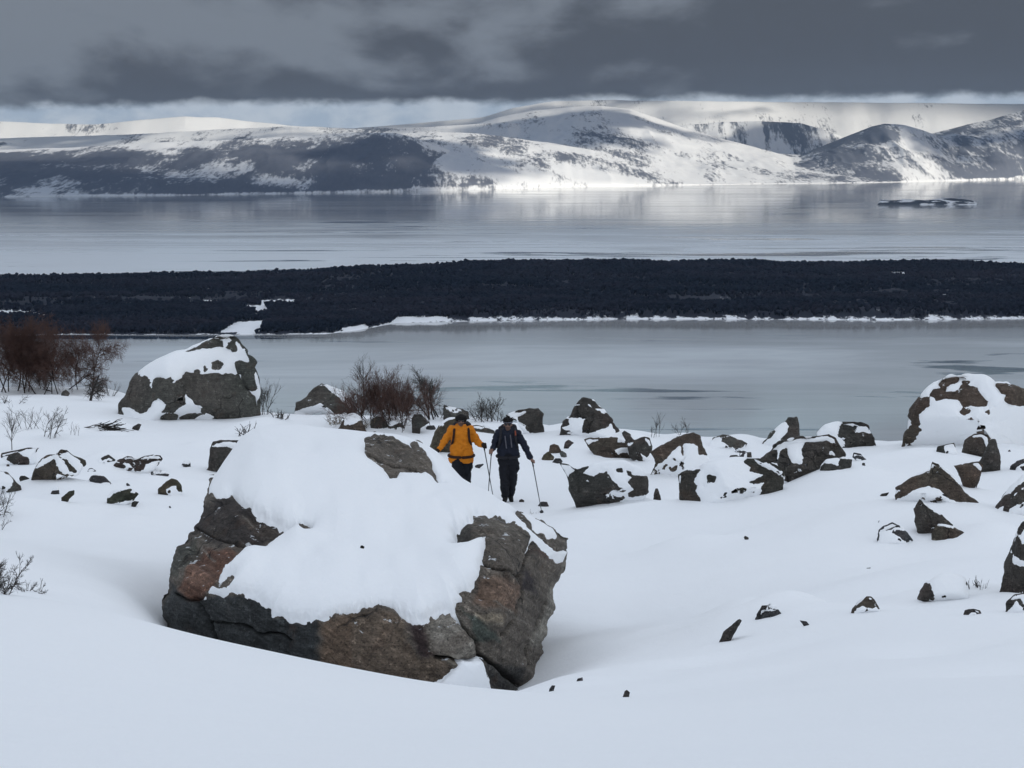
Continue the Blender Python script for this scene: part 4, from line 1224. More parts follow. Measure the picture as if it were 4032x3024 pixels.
  cc((1545,612),(1560,588),(1610,585),(1658,610),(1640,628),(1570,632)), "all", dict(col=GREY)),
 ("small pointed black stone alone on snow right of the bowl-shaped boulder",
  cc((945,940),(955,890),(965,850),(985,850),(1005,900),(1022,950),(975,945)), "all", dict(col=DARK)),
 ("rounded brown stone in the small pile right of the dark hiker",
  cc((118,560),(130,510),(165,498),(200,510),(228,555),(200,585),(150,580)), "all", dict(col=BROWN)),
 ("low wedge stone with snow streaks at the foot of the small pile",
  cc((38,632),(80,585),(120,555),(165,600),(145,632),(90,640)), "all", dict(col=OLIVE)),
 ("pale tilted slab standing upright in the small pile by the hikers",
  cc((208,575),(225,550),(262,575),(275,620),(245,615)), "all", dict(col=(0.11,0.108,0.10))),
 ("flat grey stone lowest in the small pile right of the hikers",
  cc((146,640),(175,612),(215,612),(232,635),(200,660),(160,658)), "all", dict(col=SLATE)),
 ("thin leaning reddish stone above the small pile, under the peaked rock",
  cc((228,545),(250,485),(275,463),(322,490),(290,510),(255,530)), "all", dict(col=(0.07,0.055,0.05))),
 ("flat dark stone beside the right pole's tip of the dark hiker",
  cc((-2,1000),(55,960),(80,953),(108,957),(148,1003),(90,998)), "all", dict(col=(0.06,0.055,0.055))),
 ("huge snow-plastered knoll rising above the lake at the right edge",
  cr((1178,695),(1200,580),(1240,480),(1265,390),(1320,310),(1400,230),(1480,170),(1545,141),(1700,146),(1800,163),(1900,203),(2010,208),(2087,238),(2300,330),(2330,660),(1950,690),(1700,660),(1450,710)),
  [cr((1160,710),(1190,600),(1260,520),(1340,490),(1370,540),(1330,560),(1300,630),(1220,720)), cr((1250,440),(1262,380),(1315,312),(1400,300),(1400,370),(1340,410)), cr((1400,295),(1430,250),(1510,228),(1500,260),(1440,300)), cr((1470,210),(1500,172),(1610,165),(1590,185)), cr((1440,330),(1500,280),(1590,265),(1640,220),(1720,225),(1820,335),(1815,375),(1700,370),(1650,385),(1610,320),(1530,310)), cr((1895,208),(2010,205),(2100,240),(2250,320),(2120,360),(2040,360),(1975,330),(1970,270),(1930,250)), cr((1660,480),(1710,450),(1740,490),(1690,500)), cr((1630,410),(1690,375),(1700,400),(1650,435)), cr((1800,410),(1835,390),(1830,430)), cr((1750,490),(1830,455),(1830,470),(1760,510)), cr((1265,470),(1320,430),(1335,470),(1285,500)), cr((1645,190),(1690,190),(1670,205))],
  dict(col=BROWN, thick=0.7, boxy=3.4)),
 ("rounded brown boulder resting at the foot of the snowy knoll",
  cr((1628,700),(1652,620),(1720,568),(1780,560),(1832,578),(1840,640),(1800,725),(1700,728),(1645,712)),
  [cr((1640,720),(1665,620),(1720,562),(1790,552),(1845,578),(1850,640),(1800,740),(1650,730))], dict(col=(0.062,0.050,0.042))),
 ("upright slab beside the rounded brown boulder under the snowy knoll",
  cr((1778,858),(1758,760),(1800,700),(1838,610),(1882,603),(1912,720),(1922,835),(1850,862)), "all", dict(col=DARK)),
 ("small stone with a snowy back below the snowy knoll's left foot",
  cr((1438,708),(1458,658),(1580,633),(1605,692),(1530,718)), [cr((1430,715),(1462,655),(1500,665),(1512,720)), cr((1460,658),(1580,630),(1580,640),(1490,665))], dict(col=DARK)),
 ("dark slab pointing downward between the upright slab and the long arched rock",
  cr((1578,800),(1640,785),(1760,768),(1792,800),(1765,885),(1712,978),(1670,945),(1610,855)), [cr((1570,800),(1640,800),(1700,770),(1800,765),(1780,890),(1712,1000),(1660,950),(1600,855))], dict(col=BROWN)),
 ("long arched dark rock on the right slope, tail stretching down to the right",
  cr((1138,1048),(1158,955),(1280,888),(1400,838),(1420,768),(1462,788),(1560,858),(1680,968),(1790,1018),(1845,1090),(1700,1072),(1560,1060),(1400,1040),(1220,1030)),
  [cr((1128,1052),(1170,1010),(1230,965),(1150,955),(1280,885),(1400,835),(1425,762),(1480,815),(1660,972),(1795,1015),(1855,1098),(1700,1066),(1560,1038),(1480,972),(1400,937),(1340,957),(1240,1002))], dict(col=BROWN)),
 ("sharp shark-fin rock on the right slope below the long arched rock",
  cr((1283,1110),(1330,1043),(1390,1093),(1480,1148),(1578,1215),(1520,1260),(1450,1335),(1340,1338),(1310,1250),(1293,1180)), "all", dict(col=(0.072,0.064,0.056))),
 ("flat-tailed rock with a thin snow ridge in front of the shark-fin rock",
  cr((1406,1374),(1418,1290),(1455,1223),(1560,1238),(1640,1273),(1735,1305),(1610,1328),(1510,1376)),
  [cr((1398,1385),(1412,1290),(1440,1245),(1560,1252),(1640,1272),(1745,1306),(1605,1330),(1510,1390))], dict(col=BROWN)),
 ("low buried ledge with dark curved rims left of the shark-fin rock",
  cr((1018,1345),(1030,1268),(1060,1238),(1130,1210),(1192,1238),(1240,1278),(1292,1328),(1332,1384),(1240,1370),(1100,1355)),
  [cr((1025,1275),(1080,1235),(1140,1208),(1195,1250),(1140,1240),(1110,1262)), cr((1130,1285),(1160,1265),(1230,1278),(1295,1332),(1340,1388),(1260,1342),(1250,1362),(1200,1325)), cr((960,1345),(1005,1318),(1020,1290),(1032,1310),(1020,1338))], dict(col=SLATE)),
 ("tall dark leaning slab cut by the right edge of the picture",
  cs((1678,1068),(1740,900),(1800,760),(1860,600),(1900,480),(1972,368),(2150,300),(2230,500),(2230,950),(2050,1040),(1800,1090)),
  [cs((1660,1080),(1735,900),(1838,668),(1875,640),(1870,740),(1970,790),(2240,800),(2240,1000),(1980,1060),(1800,1120)), cs((1870,560),(1905,505),(1950,580),(2240,600),(2240,780),(1930,720),(1860,650)), cs((1915,470),(1965,370),(1980,380),(1935,470))], dict(col=DARK, thick=.6)),
 ("snow-covered stone with a dark arched rim under the leaning slab at right edge",
  cs((1786,1230),(1808,1110),(1880,1043),(1972,1028),(2120,1060),(2130,1200),(1950,1240)), [cs((1778,1238),(1805,1105),(1880,1038),(1985,1028),(1920,1082),(1880,1112),(1845,1160)), cs((1890,1075),(1930,1090),(1970,1160),(1930,1130))], dict(col=DARK)),
 ("snow hump with one bare grey cheek, left of the leaning slab",
  cs((968,1052),(1040,943),(1100,918),(1210,863),(1310,853),(1430,898),(1460,1090),(1200,1135),(1100,1132),(1020,1102)),
  [cs((960,1052),(1038,938),(1090,950),(1127,1050),(1112,1135),(1060,1135),(1005,1095)), cs((1430,940),(1500,930),(1600,980),(1590,1000),(1480,965))], dict(col=GREY)),
 ("small brown arched stone alone on the right snowfield",
  cs((338,1245),(362,1168),(450,1108),(500,1063),(545,1060),(592,1115),(638,1178),(560,1180),(450,1215)),
  [cs((332,1245),(360,1165),(450,1105),(500,1058),(548,1056),(595,1112),(642,1180),(595,1152),(555,1170),(460,1142),(410,1172),(370,1248))], dict(col=BROWN)),
 ("little black crescent stone below the snow hump on the right",
  cs((1386,1260),(1418,1188),(1500,1178),(1560,1193),(1594,1235),(1580,1260),(1490,1255)), [cs((1380,1262),(1416,1184),(1500,1174),(1562,1190),(1600,1238),(1570,1258),(1520,1208),(1470,1208),(1420,1252))], dict(col=DARK)),
 ("snow-streaked ledge at the right edge above the leaning slab",
  cr((1828,1168),(1838,1100),(1950,1000),(2087,868),(2250,850),(2260,1080),(2100,1100),(1960,1168)), [cr((1832,1135),(1960,1018),(2087,918),(2090,945),(1850,1155)), cr((1938,1175),(1950,1080),(2087,960),(2260,950),(2260,1090),(2087,1062),(1980,1102)), cr((1800,1165),(1850,1140),(1840,1170))], dict(col=DARK)),
 ("thin dark rock rim curving over snow right of the rounded brown boulder",
  cr((1833,580),(1838,498),(1900,508),(1952,558),(2042,602),(1990,640),(1900,620)), [cr((1830,585),(1836,494),(1905,506),(1955,556),(2046,606),(1960,582),(1900,562),(1862,532))], dict(col=DARK)),
 ("black slab leaning out of a snowdrift on the right snowfield",
  cf((878,374),(925,313),(990,260),(1002,264),(965,322),(920,360)), "all", dict(col=DARK)),
 ("small cluster of dark stones on top of the drift right of the leaning black slab",
  cf((1056,250),(1068,232),(1088,200),(1117,199),(1152,212),(1203,246),(1130,256)), "all", dict(col=SLATE)),
 ("thin dark stone edge at the right end of the drift behind the black slab",
  cf((1250,264),(1280,268),(1308,286),(1285,290)), "all", dict(col=SLATE)),
 ("small dark stone tip in the hollow just right of the great boulder's foot",
  cf((166,580),(178,556),(188,543),(203,543),(198,560),(190,580)), "all", dict(col=SLATE)),
 ("dark stone tip higher in the hollow right of the great boulder",
  cf((280,538),(298,514),(320,508),(322,524),(300,540)), "all", dict(col=SLATE)),
 ("dark stone tip farthest right in the hollow beside the great boulder",
  cf((483,598),(500,568),(510,562),(523,573),(514,596)), "all", dict(col=SLATE)),
 ("lone small dark stone on open snow right of the great boulder",
  cr((52,1320),(62,1308),(85,1318),(105,1342),(75,1338)), "all", dict(col=DARK)),
 ("sliver of dark stone on smooth snow in the middle of the right snowfield",
  cs((483,812),(505,796),(543,793),(520,808)), "all", dict(col=DARK)),
 ("small black stone beside the big grey boulder's left foot",
  cl((985,1050),(1005,1020),(1050,995),(1072,1003),(1030,1050)), "all", dict(col=DARK)),
 ("grey-green stone on the snow bank below the red-brown birch",
  cl((445,785),(470,755),(500,738),(530,765),(500,790)), "all", dict(col=GREY)),
 ("small broken stone at the right foot of the broad dark rock",
  cr((840,735),(850,702),(900,712),(940,740),(980,765),(920,760)), [cr((838,740),(850,700),(905,712),(945,742),(985,768),(900,745))], dict(col=SLATE)),
 ("small dark stone between the left-edge ledge and the rounded left-edge rock",
  cm((48,495),(55,472),(75,474),(88,495),(70,503)), "all", dict(col=DARK)),
 ("thin dark arc of stone in snow above the low dark slab on the left",
  cm((705,535),(725,508),(750,503),(780,520),(803,548),(750,545)), [cm((700,535),(722,503),(752,498),(784,516),(808,552),(770,528),(740,518))], dict(col=SLATE)),
 ("small broken dark stone right of the low dark slab on the left",
  cm((1028,632),(1040,624),(1060,640),(1072,660),(1050,655)), "all", dict(col=SLATE)),
 ("tiny round black pebble below the arched olive-grey stone",
  cm((1432,728),(1438,716),(1455,716),(1460,728)), "all", dict(col=DARK)),
 ("tiny dark stone sliver on smooth snow near the great boulder's left side",
  cm((1378,818),(1390,812),(1410,835),(1402,843)), "all", dict(col=DARK)),
 ("dark stone sliver above the slanted mossy stone on the left",
  cm((550,645),(565,637),(595,640),(590,650)), "all", dict(col=DARK)),
 ("small black stone half sunk between navy person's feet and the flat dark stone",
  C(1600, 1500, .3616, [(1215, 1330), (1230, 1295), (1260, 1285), (1285, 1300), (1280, 1330)]), "all", dict(col=DARK)),
 ("small dark L-shaped stone on snow between the two hikers at knee height",
  C(1600, 1500, .3616, [(745, 925), (770, 910), (840, 900), (842, 915), (800, 930), (800, 960), (775, 950)]), "all", dict(col=SLATE)),
 ("small dark stone just left of the great boulder's snowy shoulder, below the dark boulder",
  cm((1685,570),(1700,560),(1750,555),(1740,572),(1705,578)), "all", dict(col=DARK)),
 ("small dark stone under the snow ramp of the pillar-like rock",
  cc((1595,540),(1615,528),(1665,560),(1655,578),(1620,562)), "all", dict(col=SLATE)),
 ("small mottled stone right of the pale green-grey flat stone",
  cc((1668,600),(1690,565),(1725,562),(1732,600),(1700,618)), "all", dict(col=GREY)),
 ("small dark stone low on the snow left of the broad dark rock",
  cr((20,750),(22,700),(50,690),(75,700),(70,745),(45,758)), [cr((15,755),(20,695),(50,685),(60,700),(48,735),(30,735))], dict(col=SLATE)),
 ("thin dark stone fleck on the snow hump right of the broad dark rock",
  cr((905,812),(912,780),(930,778),(938,800),(925,815)), "all", dict(col=DARK)),
 ("dark sliver along the hump crest left of the long arched rock",
  cr((1008,1030),(1050,1005),(1108,992),(1100,1008),(1050,1025)), "all", dict(col=DARK)),
 ("small dark fleck on the snow below the rounded brown boulder's right",
  cr((1970,692),(1985,683),(1998,700),(1985,708)), "all", dict(col=DARK)),
 ("jumbled dark stone at the right edge below the snowy knoll",
  cr((1965,838),(1990,795),(2040,765),(2100,742),(2190,760),(2190,830),(2060,842)), [cr((1960,842),(1990,790),(2040,762),(2100,738),(2110,765),(2030,800),(2010,842)), cr((2060,810),(2195,780),(2195,835),(2080,835))], dict(col=SLATE)),
 ("dark stone with snow top between the peaked rock and the angular dark rock",
  cc((700,410),(720,392),(770,420),(800,445),(770,460),(720,440)), "all", dict(col=DARK)),
]
for i, (lab, out, bare, kw) in enumerate(ROCKS):
    build_rock(lab, out, bare, seed=i * 3 + 1, **kw)
make_ground()

# ------------------------------------------------------------------ bare birches, shrubs and twigs
def tubes(paths, sides=4):
    """paths: list of (points Nx3, radii N) -> verts, quads"""
    Vs, Fs, off = [], [], 0
    a = np.linspace(0, 2 * np.pi, sides, endpoint=False)
    for n in sorted({len(p) for p, _ in paths}):
        P = np.array([p for p, _ in paths if len(p) == n], float)
        R = np.array([r for p, r in paths if len(p) == n], float)
        T = np.gradient(P, axis=1)
        T /= np.maximum(np.linalg.norm(T, axis=2, keepdims=True), 1e-9)
        ref = np.array([0.31, 0.90, 0.21])
        bad = np.abs(T[:, 0] @ ref) > 0.85
        ref = np.where(bad[:, None], np.array([1.0, 0, 0]), ref)[:, None, :]
        A = np.cross(T, np.broadcast_to(ref, T.shape))
        A /= np.maximum(np.linalg.norm(A, axis=2, keepdims=True), 1e-9)
        B = np.cross(T, A)
        ring = P[:, :, None] + R[:, :, None, None] * (np.cos(a)[None, None, :, None] * A[:, :, None] + np.sin(a)[None, None, :, None] * B[:, :, None])
        Vs.append(ring.reshape(-1, 3))
        m = len(P)
        Fs.append((grid_faces(n, sides, True)[None] + (np.arange(m) * n * sides)[:, None, None]).reshape(-1, 4) + off)
        off += m * n * sides
    return np.concatenate(Vs), np.concatenate(Fs)

def bark(name, c1, c2):
    m = NT(name)
    n = m.noise(9.0, 3, 0.6)
    return m.done(m.bsdf(m.mix(n, c1, c2), 0.9, spec=0.1))
BARK_RED = bark("red_brown_birch_twigs", (0.076, 0.043, 0.036), (0.132, 0.082, 0.068))
BARK_GREY = bark("grey_birch_bark", (0.040, 0.036, 0.034), (0.090, 0.082, 0.074))
BARK_DARK = bark("dark_wet_bark", (0.022, 0.020, 0.020), (0.050, 0.044, 0.040))
STRAW = bark("dry_straw", (0.14, 0.11, 0.07), (0.24, 0.20, 0.13))

def grow(rs, base, dirn, length, rad, depth, out, spread, up, wig, kids, seg=5):
    n = seg if depth < 2 else 4
    P = [np.array(base, float)]
    d = np.array(dirn, float)
    d /= np.linalg.norm(d)
    st = length / (n - 1)
    for i in range(n - 1):
        d = d + rs.normal(0, wig, 3) + np.array([0, 0, up])
        d /= np.linalg.norm(d)
        P.append(P[-1] + d * st)
    P = np.array(P)
    R = np.linspace(rad, rad * 0.45, n)
    out[min(depth, 1)].append((P, R))
    if depth >= len(kids):
        return
    k = kids[depth]
    k = int(k * rs.uniform(0.75, 1.25)) + 0
    for j in range(max(1, k)):
        t = rs.uniform(0.22, 1.0)
        f = t * (n - 1)
        i = min(int(f), n - 2)
        p = P[i] + (P[i + 1] - P[i]) * (f - i)
        ax = P[i + 1] - P[i]
        ax /= np.linalg.norm(ax)
        s = rs.normal(0, 1, 3)
        s -= ax * (s @ ax)
        s /= max(np.linalg.norm(s), 1e-6)
        sp = spread * rs.uniform(0.6, 1.3)
        nd = ax * math.cos(sp) + s * math.sin(sp)
        grow(rs, p, nd, length * rs.uniform(0.38, 0.68) * (1.15 - 0.4 * t), max(rad * 0.5, min(0.0028, rad * 0.62)), depth + 1, out, spread, up, wig, kids, seg)

def shrub(name, label, px, base_py, top_py, width, seed, stems=6, kids=(6, 5, 3), bark_m=None, twig_m=None, lean=0.0, up=0.05, spread=0.6, cat="shrub", dist=None, group=None, rad=None, fan=0.6, wig=0.16, off=0.0):
    rs = np.random.RandomState(seed)
    d = dist if dist else hit_ground(px, base_py)
    mpp = d / F
    H = (base_py - top_py) * mpp
    Wd = width * mpp
    a, b = ray(px, base_py)
    x0, y0 = a * d, d + off
    root = empty(name, (float(x0), float(y0), float(ground_z(np.array([x0]), np.array([y0]))[0])))
    out = ([], [])
    for i in range(stems):
        bx = rs.normal(0, Wd * 0.16) if stems > 1 else 0
        by = rs.normal(0, Wd * 0.16) if stems > 1 else 0
        gz = float(ground_z(np.array([x0 + bx]), np.array([y0 + by]))[0]) - root.location.z
        dr = np.array([rs.normal(0, fan) * Wd / max(H, .2) + lean, rs.normal(0, fan) * Wd / max(H, .2), 1.0])
        L = H * rs.uniform(0.55, 0.9) * (1.0 if i else 1.05)
        grow(rs, (bx, by, gz - 0.05), dr, L, rad or max(0.011, H * 0.014), 0, out, spread, up, wig, kids)
    # scale the whole plant to its height and width in the photograph
    allp = np.concatenate([p for p, _ in out[0] + out[1]])
    sz = H / max(np.percentile(allp[:, 2], 97 if len(allp) > 4000 else 99.7), 0.05)
    wx = np.percentile(np.abs(allp[:, 0]), 97) * 2
    sx = np.clip(Wd / max(wx, 0.05), 0.5, 1.6)
    S = np.array([sx, sx, sz])
    for pth in out[0]:
        V, Fq = tubes([pth], 5)
        mesh_obj("trunk" if cat == "tree" else "stem", V * S, Fq, bark_m or BARK_GREY, root)
    if out[1]:
        V, Fq = tubes(out[1], 3)
        mesh_obj("crown" if cat == "tree" else "twigs", V * S, Fq, twig_m or BARK_GREY, root, smooth=False)["kind"] = "stuff"
    tag(root, label, cat, group)
    return root

shrub("birch_tree", "red-brown bare birch with grey trunks at the left edge above the lake", 75, 1545, 1240, 330, 1, stems=7, kids=(14, 12, 9, 4), bark_m=BARK_DARK, twig_m=BARK_RED, cat="tree", rad=0.026, fan=0.30, spread=0.75)
shrub("birch_tree", "spreading low red-brown birch just left of the big grey boulder", 250, 1545, 1300, 400, 2, stems=9, kids=(14, 12, 9, 4), bark_m=BARK_DARK, twig_m=BARK_RED, cat="tree", rad=0.02, fan=0.42, spread=0.85, up=0.0)
shrub("birch_tree", "small flat-topped birch in front of the red-brown birches on the snow bank", 354, 1578, 1478, 150, 3, stems=1, kids=(12, 6, 3), bark_m=BARK_DARK, twig_m=BARK_GREY, cat="tree", rad=0.03, fan=0.02, spread=1.2, up=-0.02)
shrub("birch_shrub", "thin twigs beside the snow bank at the foot of the small flat-topped birch", 430, 1560, 1500, 90, 4, stems=6, kids=(5, 3), twig_m=BARK_GREY)
shrub("birch_shrub", "grey bush standing close behind the right side of the big grey boulder", 1045, 1640, 1488, 120, 5, stems=7, kids=(7, 6, 3), twig_m=BARK_GREY, fan=0.35)
shrub("birch_shrub", "low grey scrub right of the big grey boulder on the slope edge", 1110, 1650, 1606, 100, 6, stems=9, kids=(6, 4), twig_m=BARK_GREY)
shrub("birch_sapling", "tall slender birch sapling rising out of the reddish thicket", 1430, 1640, 1392, 120, 7, stems=1, kids=(22, 5, 3), bark_m=BARK_GREY, twig_m=BARK_GREY, cat="tree", rad=0.022, fan=0.02, spread=0.8, up=0.02, wig=0.07)
shrub("birch_sapling", "faint thin sapling left of the tall slender birch sapling", 1355, 1625, 1480, 70, 8, stems=1, kids=(10, 4), bark_m=BARK_GREY, twig_m=BARK_GREY, cat="tree", rad=0.011, fan=0.02, wig=0.06)
shrub("birch_thicket", "dense reddish brown thicket at the slope edge left of the orange hiker", 1550, 1668, 1488, 420, 9, stems=44, kids=(10, 8, 5), bark_m=BARK_DARK, twig_m=BARK_RED, fan=0.3, rad=0.010)
shrub("birch_shrub", "left end of the reddish thicket behind the grey triangular rock", 1420, 1660, 1530, 150, 19, stems=12, kids=(8, 6, 3), bark_m=BARK_DARK, twig_m=BARK_RED, fan=0.3, rad=0.012, off=0.4)
shrub("birch_tree", "spreading grey-brown bush with curved branches above the reddish thicket", 1690, 1650, 1462, 190, 10, stems=5, kids=(9, 7, 5, 2), bark_m=BARK_DARK, twig_m=BARK_GREY, cat="tree", rad=0.025, fan=0.30, spread=0.7)
shrub("birch_shrub", "frosty grey bush between the two hikers' heads on the slope edge", 1925, 1660, 1568, 150, 11, stems=14, kids=(7, 6, 3), twig_m=BARK_GREY, fan=0.4)
for k, (x, t, w) in enumerate([(2560, 1655, 60), (2600, 1618, 55), (2660, 1660, 70), (2712, 1640, 60)]):
    shrub("birch_sapling", ["thin bare twigs leftmost behind the angular dark rock", "tallest thin sapling behind the angular dark rock against the lake", "low thin twigs behind the large arched rock", "thin sapling rightmost behind the large arched rock"][k], x, 1722, t, w, 12 + k, stems=2, kids=(8, 4), twig_m=BARK_GREY, rad=0.007, fan=0.12, wig=0.08)
shrub("birch_sapling", "slim upright sapling on the left snowfield near the left edge", 47, 1772, 1572, 100, 21, stems=1, kids=(16, 4, 2), bark_m=BARK_DARK, twig_m=BARK_GREY, cat="tree", rad=0.013, fan=0.02, wig=0.06, up=0.02)
shrub("birch_shrub", "fan of thin twigs on snow right of the slim sapling", 205, 1720, 1600, 130, 22, stems=5, kids=(7, 5, 2), bark_m=BARK_DARK, twig_m=BARK_GREY, rad=0.009, fan=0.3)
shrub("birch_shrub", "sparse twigs between the slim sapling and the twig fan", 110, 1690, 1600, 120, 23, stems=6, kids=(6, 3), twig_m=BARK_GREY, rad=0.006, fan=0.3)
shrub("birch_shrub", "small twig tuft right of the twig fan on the left snowfield", 285, 1712, 1655, 60, 24, stems=4, kids=(4, 2), twig_m=BARK_GREY, rad=0.006, fan=0.35)
shrub("birch_shrub", "faint scrub along the bank at the left edge under the birch", 30, 1590, 1535, 160, 25, stems=8, kids=(5, 3), twig_m=BARK_GREY, rad=0.007, fan=0.5)
shrub("birch_shrub", "tuft of upright dark stems behind the great boulder's snowy top", 968, 1712, 1655, 90, 26, stems=12, kids=(2,), bark_m=BARK_DARK, twig_m=BARK_DARK, rad=0.008, fan=0.35, wig=0.06)
shrub("grass_tuft", "pale dry grass tuft left of the snow-blob wedge rock", 1325, 1672, 1622, 90, 27, stems=30, kids=(1,), bark_m=STRAW, twig_m=STRAW, rad=0.006, fan=0.5, cat="grass")
shrub("grass_tuft", "pale dry grass tuft right of the snow-blob wedge rock", 1440, 1690, 1635, 80, 28, stems=26, kids=(1,), bark_m=STRAW, twig_m=STRAW, rad=0.006, fan=0.5, cat="grass")
shrub("birch_shrub", "twiggy bush spreading over the rounded rock at the left edge", 0, 2000, 1865, 170, 29, stems=9, kids=(7, 5, 3), bark_m=BARK_DARK, twig_m=BARK_GREY, rad=0.008, fan=0.4, off=-0.5)
shrub("birch_shrub", "small bare twigs entering at the left edge below the twiggy bush", -10, 2088, 2015, 140, 30, stems=6, kids=(6, 4, 2), bark_m=BARK_DARK, twig_m=BARK_DARK, rad=0.006, fan=0.6)
shrub("birch_shrub", "larger bare branches entering at the left edge on the near snow bank", -20, 2335, 2160, 260, 31, stems=7, kids=(8, 6, 4), bark_m=BARK_GREY, twig_m=BARK_GREY, rad=0.0042, fan=0.45, lean=0.15)
shrub("birch_shrub", "low fan of dark twigs on the snow right of the left-edge branches", 95, 2328, 2275, 170, 32, stems=6, kids=(7, 5, 3), bark_m=BARK_GREY, twig_m=BARK_GREY, rad=0.0038, fan=0.7)
shrub("grass_tuft", "sprig of dry grass on the great boulder's right ridge beside the dark hiker's feet", 2110, 2025, 2000, 50, 33, stems=8, kids=(1,), bark_m=BARK_DARK, twig_m=STRAW, rad=0.005, fan=0.7, cat="grass")
shrub("twig_sprig", "tiny dark sprig poking from snow left of the buried ledge on the right", 3455, 2062, 2042, 26, 34, stems=3, kids=(3,), bark_m=BARK_DARK, twig_m=BARK_DARK, rad=0.006, fan=0.6, cat="twig")
shrub("twig_sprig", "messy dark sprigs poking from the snow hump at right", 3850, 2318, 2268, 90, 35, stems=12, kids=(4, 2), bark_m=BARK_DARK, twig_m=BARK_DARK, rad=0.007, fan=0.9, cat="twig")
shrub("birch_shrub", "grey scrub right of the reddish thicket, by the grey pointed rock", 1750, 1650, 1590, 90, 36, stems=8, kids=(6, 4), twig_m=BARK_GREY, rad=0.007)

def brush_pile():
    rs = np.random.RandomState(8)
    d = hit_ground(375, 1690)
    mpp = d / F
    root = empty("brush_pile", tuple(float(v) for v in pt(375, 1690, d)))
    paths = []
    for i in range(46):
        x = rs.uniform(-60, 60) * mpp
        z = rs.uniform(0, 0.18) * (1 - abs(x) / (70 * mpp))
        L = rs.uniform(0.25, 0.65)
        a = rs.normal(0, 0.35)
        b = rs.normal(0, 0.18)
        P = [np.array([x, rs.uniform(-.2, .3), z])]
        for k in range(4):
            P.append(P[-1] + np.array([math.cos(a), math.sin(a), b + rs.normal(0, .15)]) * L / 4)
        paths.append((np.array(P), np.linspace(0.014, 0.006, 5)))
    V, Fq = tubes(paths, 4)
    mesh_obj("sticks", V, Fq, BARK_DARK, root)["kind"] = "stuff"
    tag(root, "low pile of dark broken branches at the big grey boulder's left foot", "branches")
brush_pile()

# ------------------------------------------------------------------ the two hikers
def _sphere(c, r, n=14):
    th = np.linspace(0, np.pi, n)
    ph = np.linspace(0, 2 * np.pi, 2 * n, endpoint=False)
    T, Pp = np.meshgrid(th, ph, indexing='ij')
    S = np.stack([np.sin(T) * np.cos(Pp), np.sin(T) * np.sin(Pp), np.cos(T)], -1)
    return (np.asarray(c) + S * np.asarray(r)).reshape(-1, 3), grid_faces(n, 2 * n, True)

def _capsule(a, b, ra, rb, n=16, flat=1.0):
    a, b = np.asarray(a, float), np.asarray(b, float)
    ax = b - a
    L = np.linalg.norm(ax)
    ax = ax / max(L, 1e-9)
    ref = np.array([0, 1.0, 0]) if abs(ax[1]) < 0.9 else np.array([1.0, 0, 0])
    u = np.cross(ax, ref); u /= np.linalg.norm(u)
    v = np.cross(ax, u)
    rows = []
    for t in np.linspace(-np.pi / 2, 0, 6):
        rows.append((a + ax * ra * math.sin(t), max(ra * math.cos(t), 1e-4)))
    for t in np.linspace(0, np.pi / 2, 6):
        rows.append((b + ax * rb * math.sin(t), max(rb * math.cos(t), 1e-4)))
    ph = np.linspace(0, 2 * np.pi, n, endpoint=False)
    V = np.concatenate([c + r * (np.cos(ph)[:, None] * u + flat * np.sin(ph)[:, None] * v) for c, r in rows])
    return V, grid_faces(len(rows), n, True)

_pending = []
def blob(name, pieces, mat, parent, voxel=0.012, smooth=4, paint=None, rough=0.0):
    """one continuous skin round all the pieces"""
    Vs, Fs, off = [], [], 0
    for V, Fq in pieces:
        Vs.append(V); Fs.append(Fq + off); off += len(V)
    o = mesh_obj(name, np.concatenate(Vs), np.concatenate(Fs), mat, parent)
    r = o.modifiers.new("remesh", 'REMESH')
    r.mode = 'VOXEL'
    r.voxel_size = voxel
    s = o.modifiers.new("smooth", 'SMOOTH')
    s.iterations = smooth
    s.factor = 0.5
    _pending.append((o, paint, rough))
    return o

def settle():
    dg = bpy.context.evaluated_depsgraph_get()
    dg.update()
    for o, paint, rough in _pending:
        me = bpy.data.meshes.new_from_object(o.evaluated_get(dg))
        mats = [m for m in o.data.materials]
        o.modifiers.clear()
        o.data = me
        me.materials.clear()
        for m in mats:
            me.materials.append(m)
        n = len(me.vertices)
        co = np.empty(n * 3, np.float32)
        me.vertices.foreach_get("co", co)
        co = co.reshape(-1, 3).astype(float)
        if rough:
            nv = np.empty(n * 3, np.float32)
            me.vertices.foreach_get("normal", nv)
            nv = nv.reshape(-1, 3)
            f = fbm(co * np.array([9, 9, 16.0]) + 3, 3, 5) * rough + (0.5 - np.abs(fbm(co * np.array([14, 14, 22.0]), 3, 9))) * rough * 0.6
            co = co + nv * f[:, None]
            me.vertices.foreach_set("co", co.astype(np.float32).ravel())
        me.polygons.foreach_set("use_smooth", np.ones(len(me.polygons), bool))
        if paint:
            c = np.ones((n, 4), np.float32)
            c[:, :3] = paint(co)
            at = me.attributes.new("Col", 'FLOAT_COLOR', 'POINT')
            at.data.foreach_set("color", c.ravel())
        me.update()
    _pending.clear()

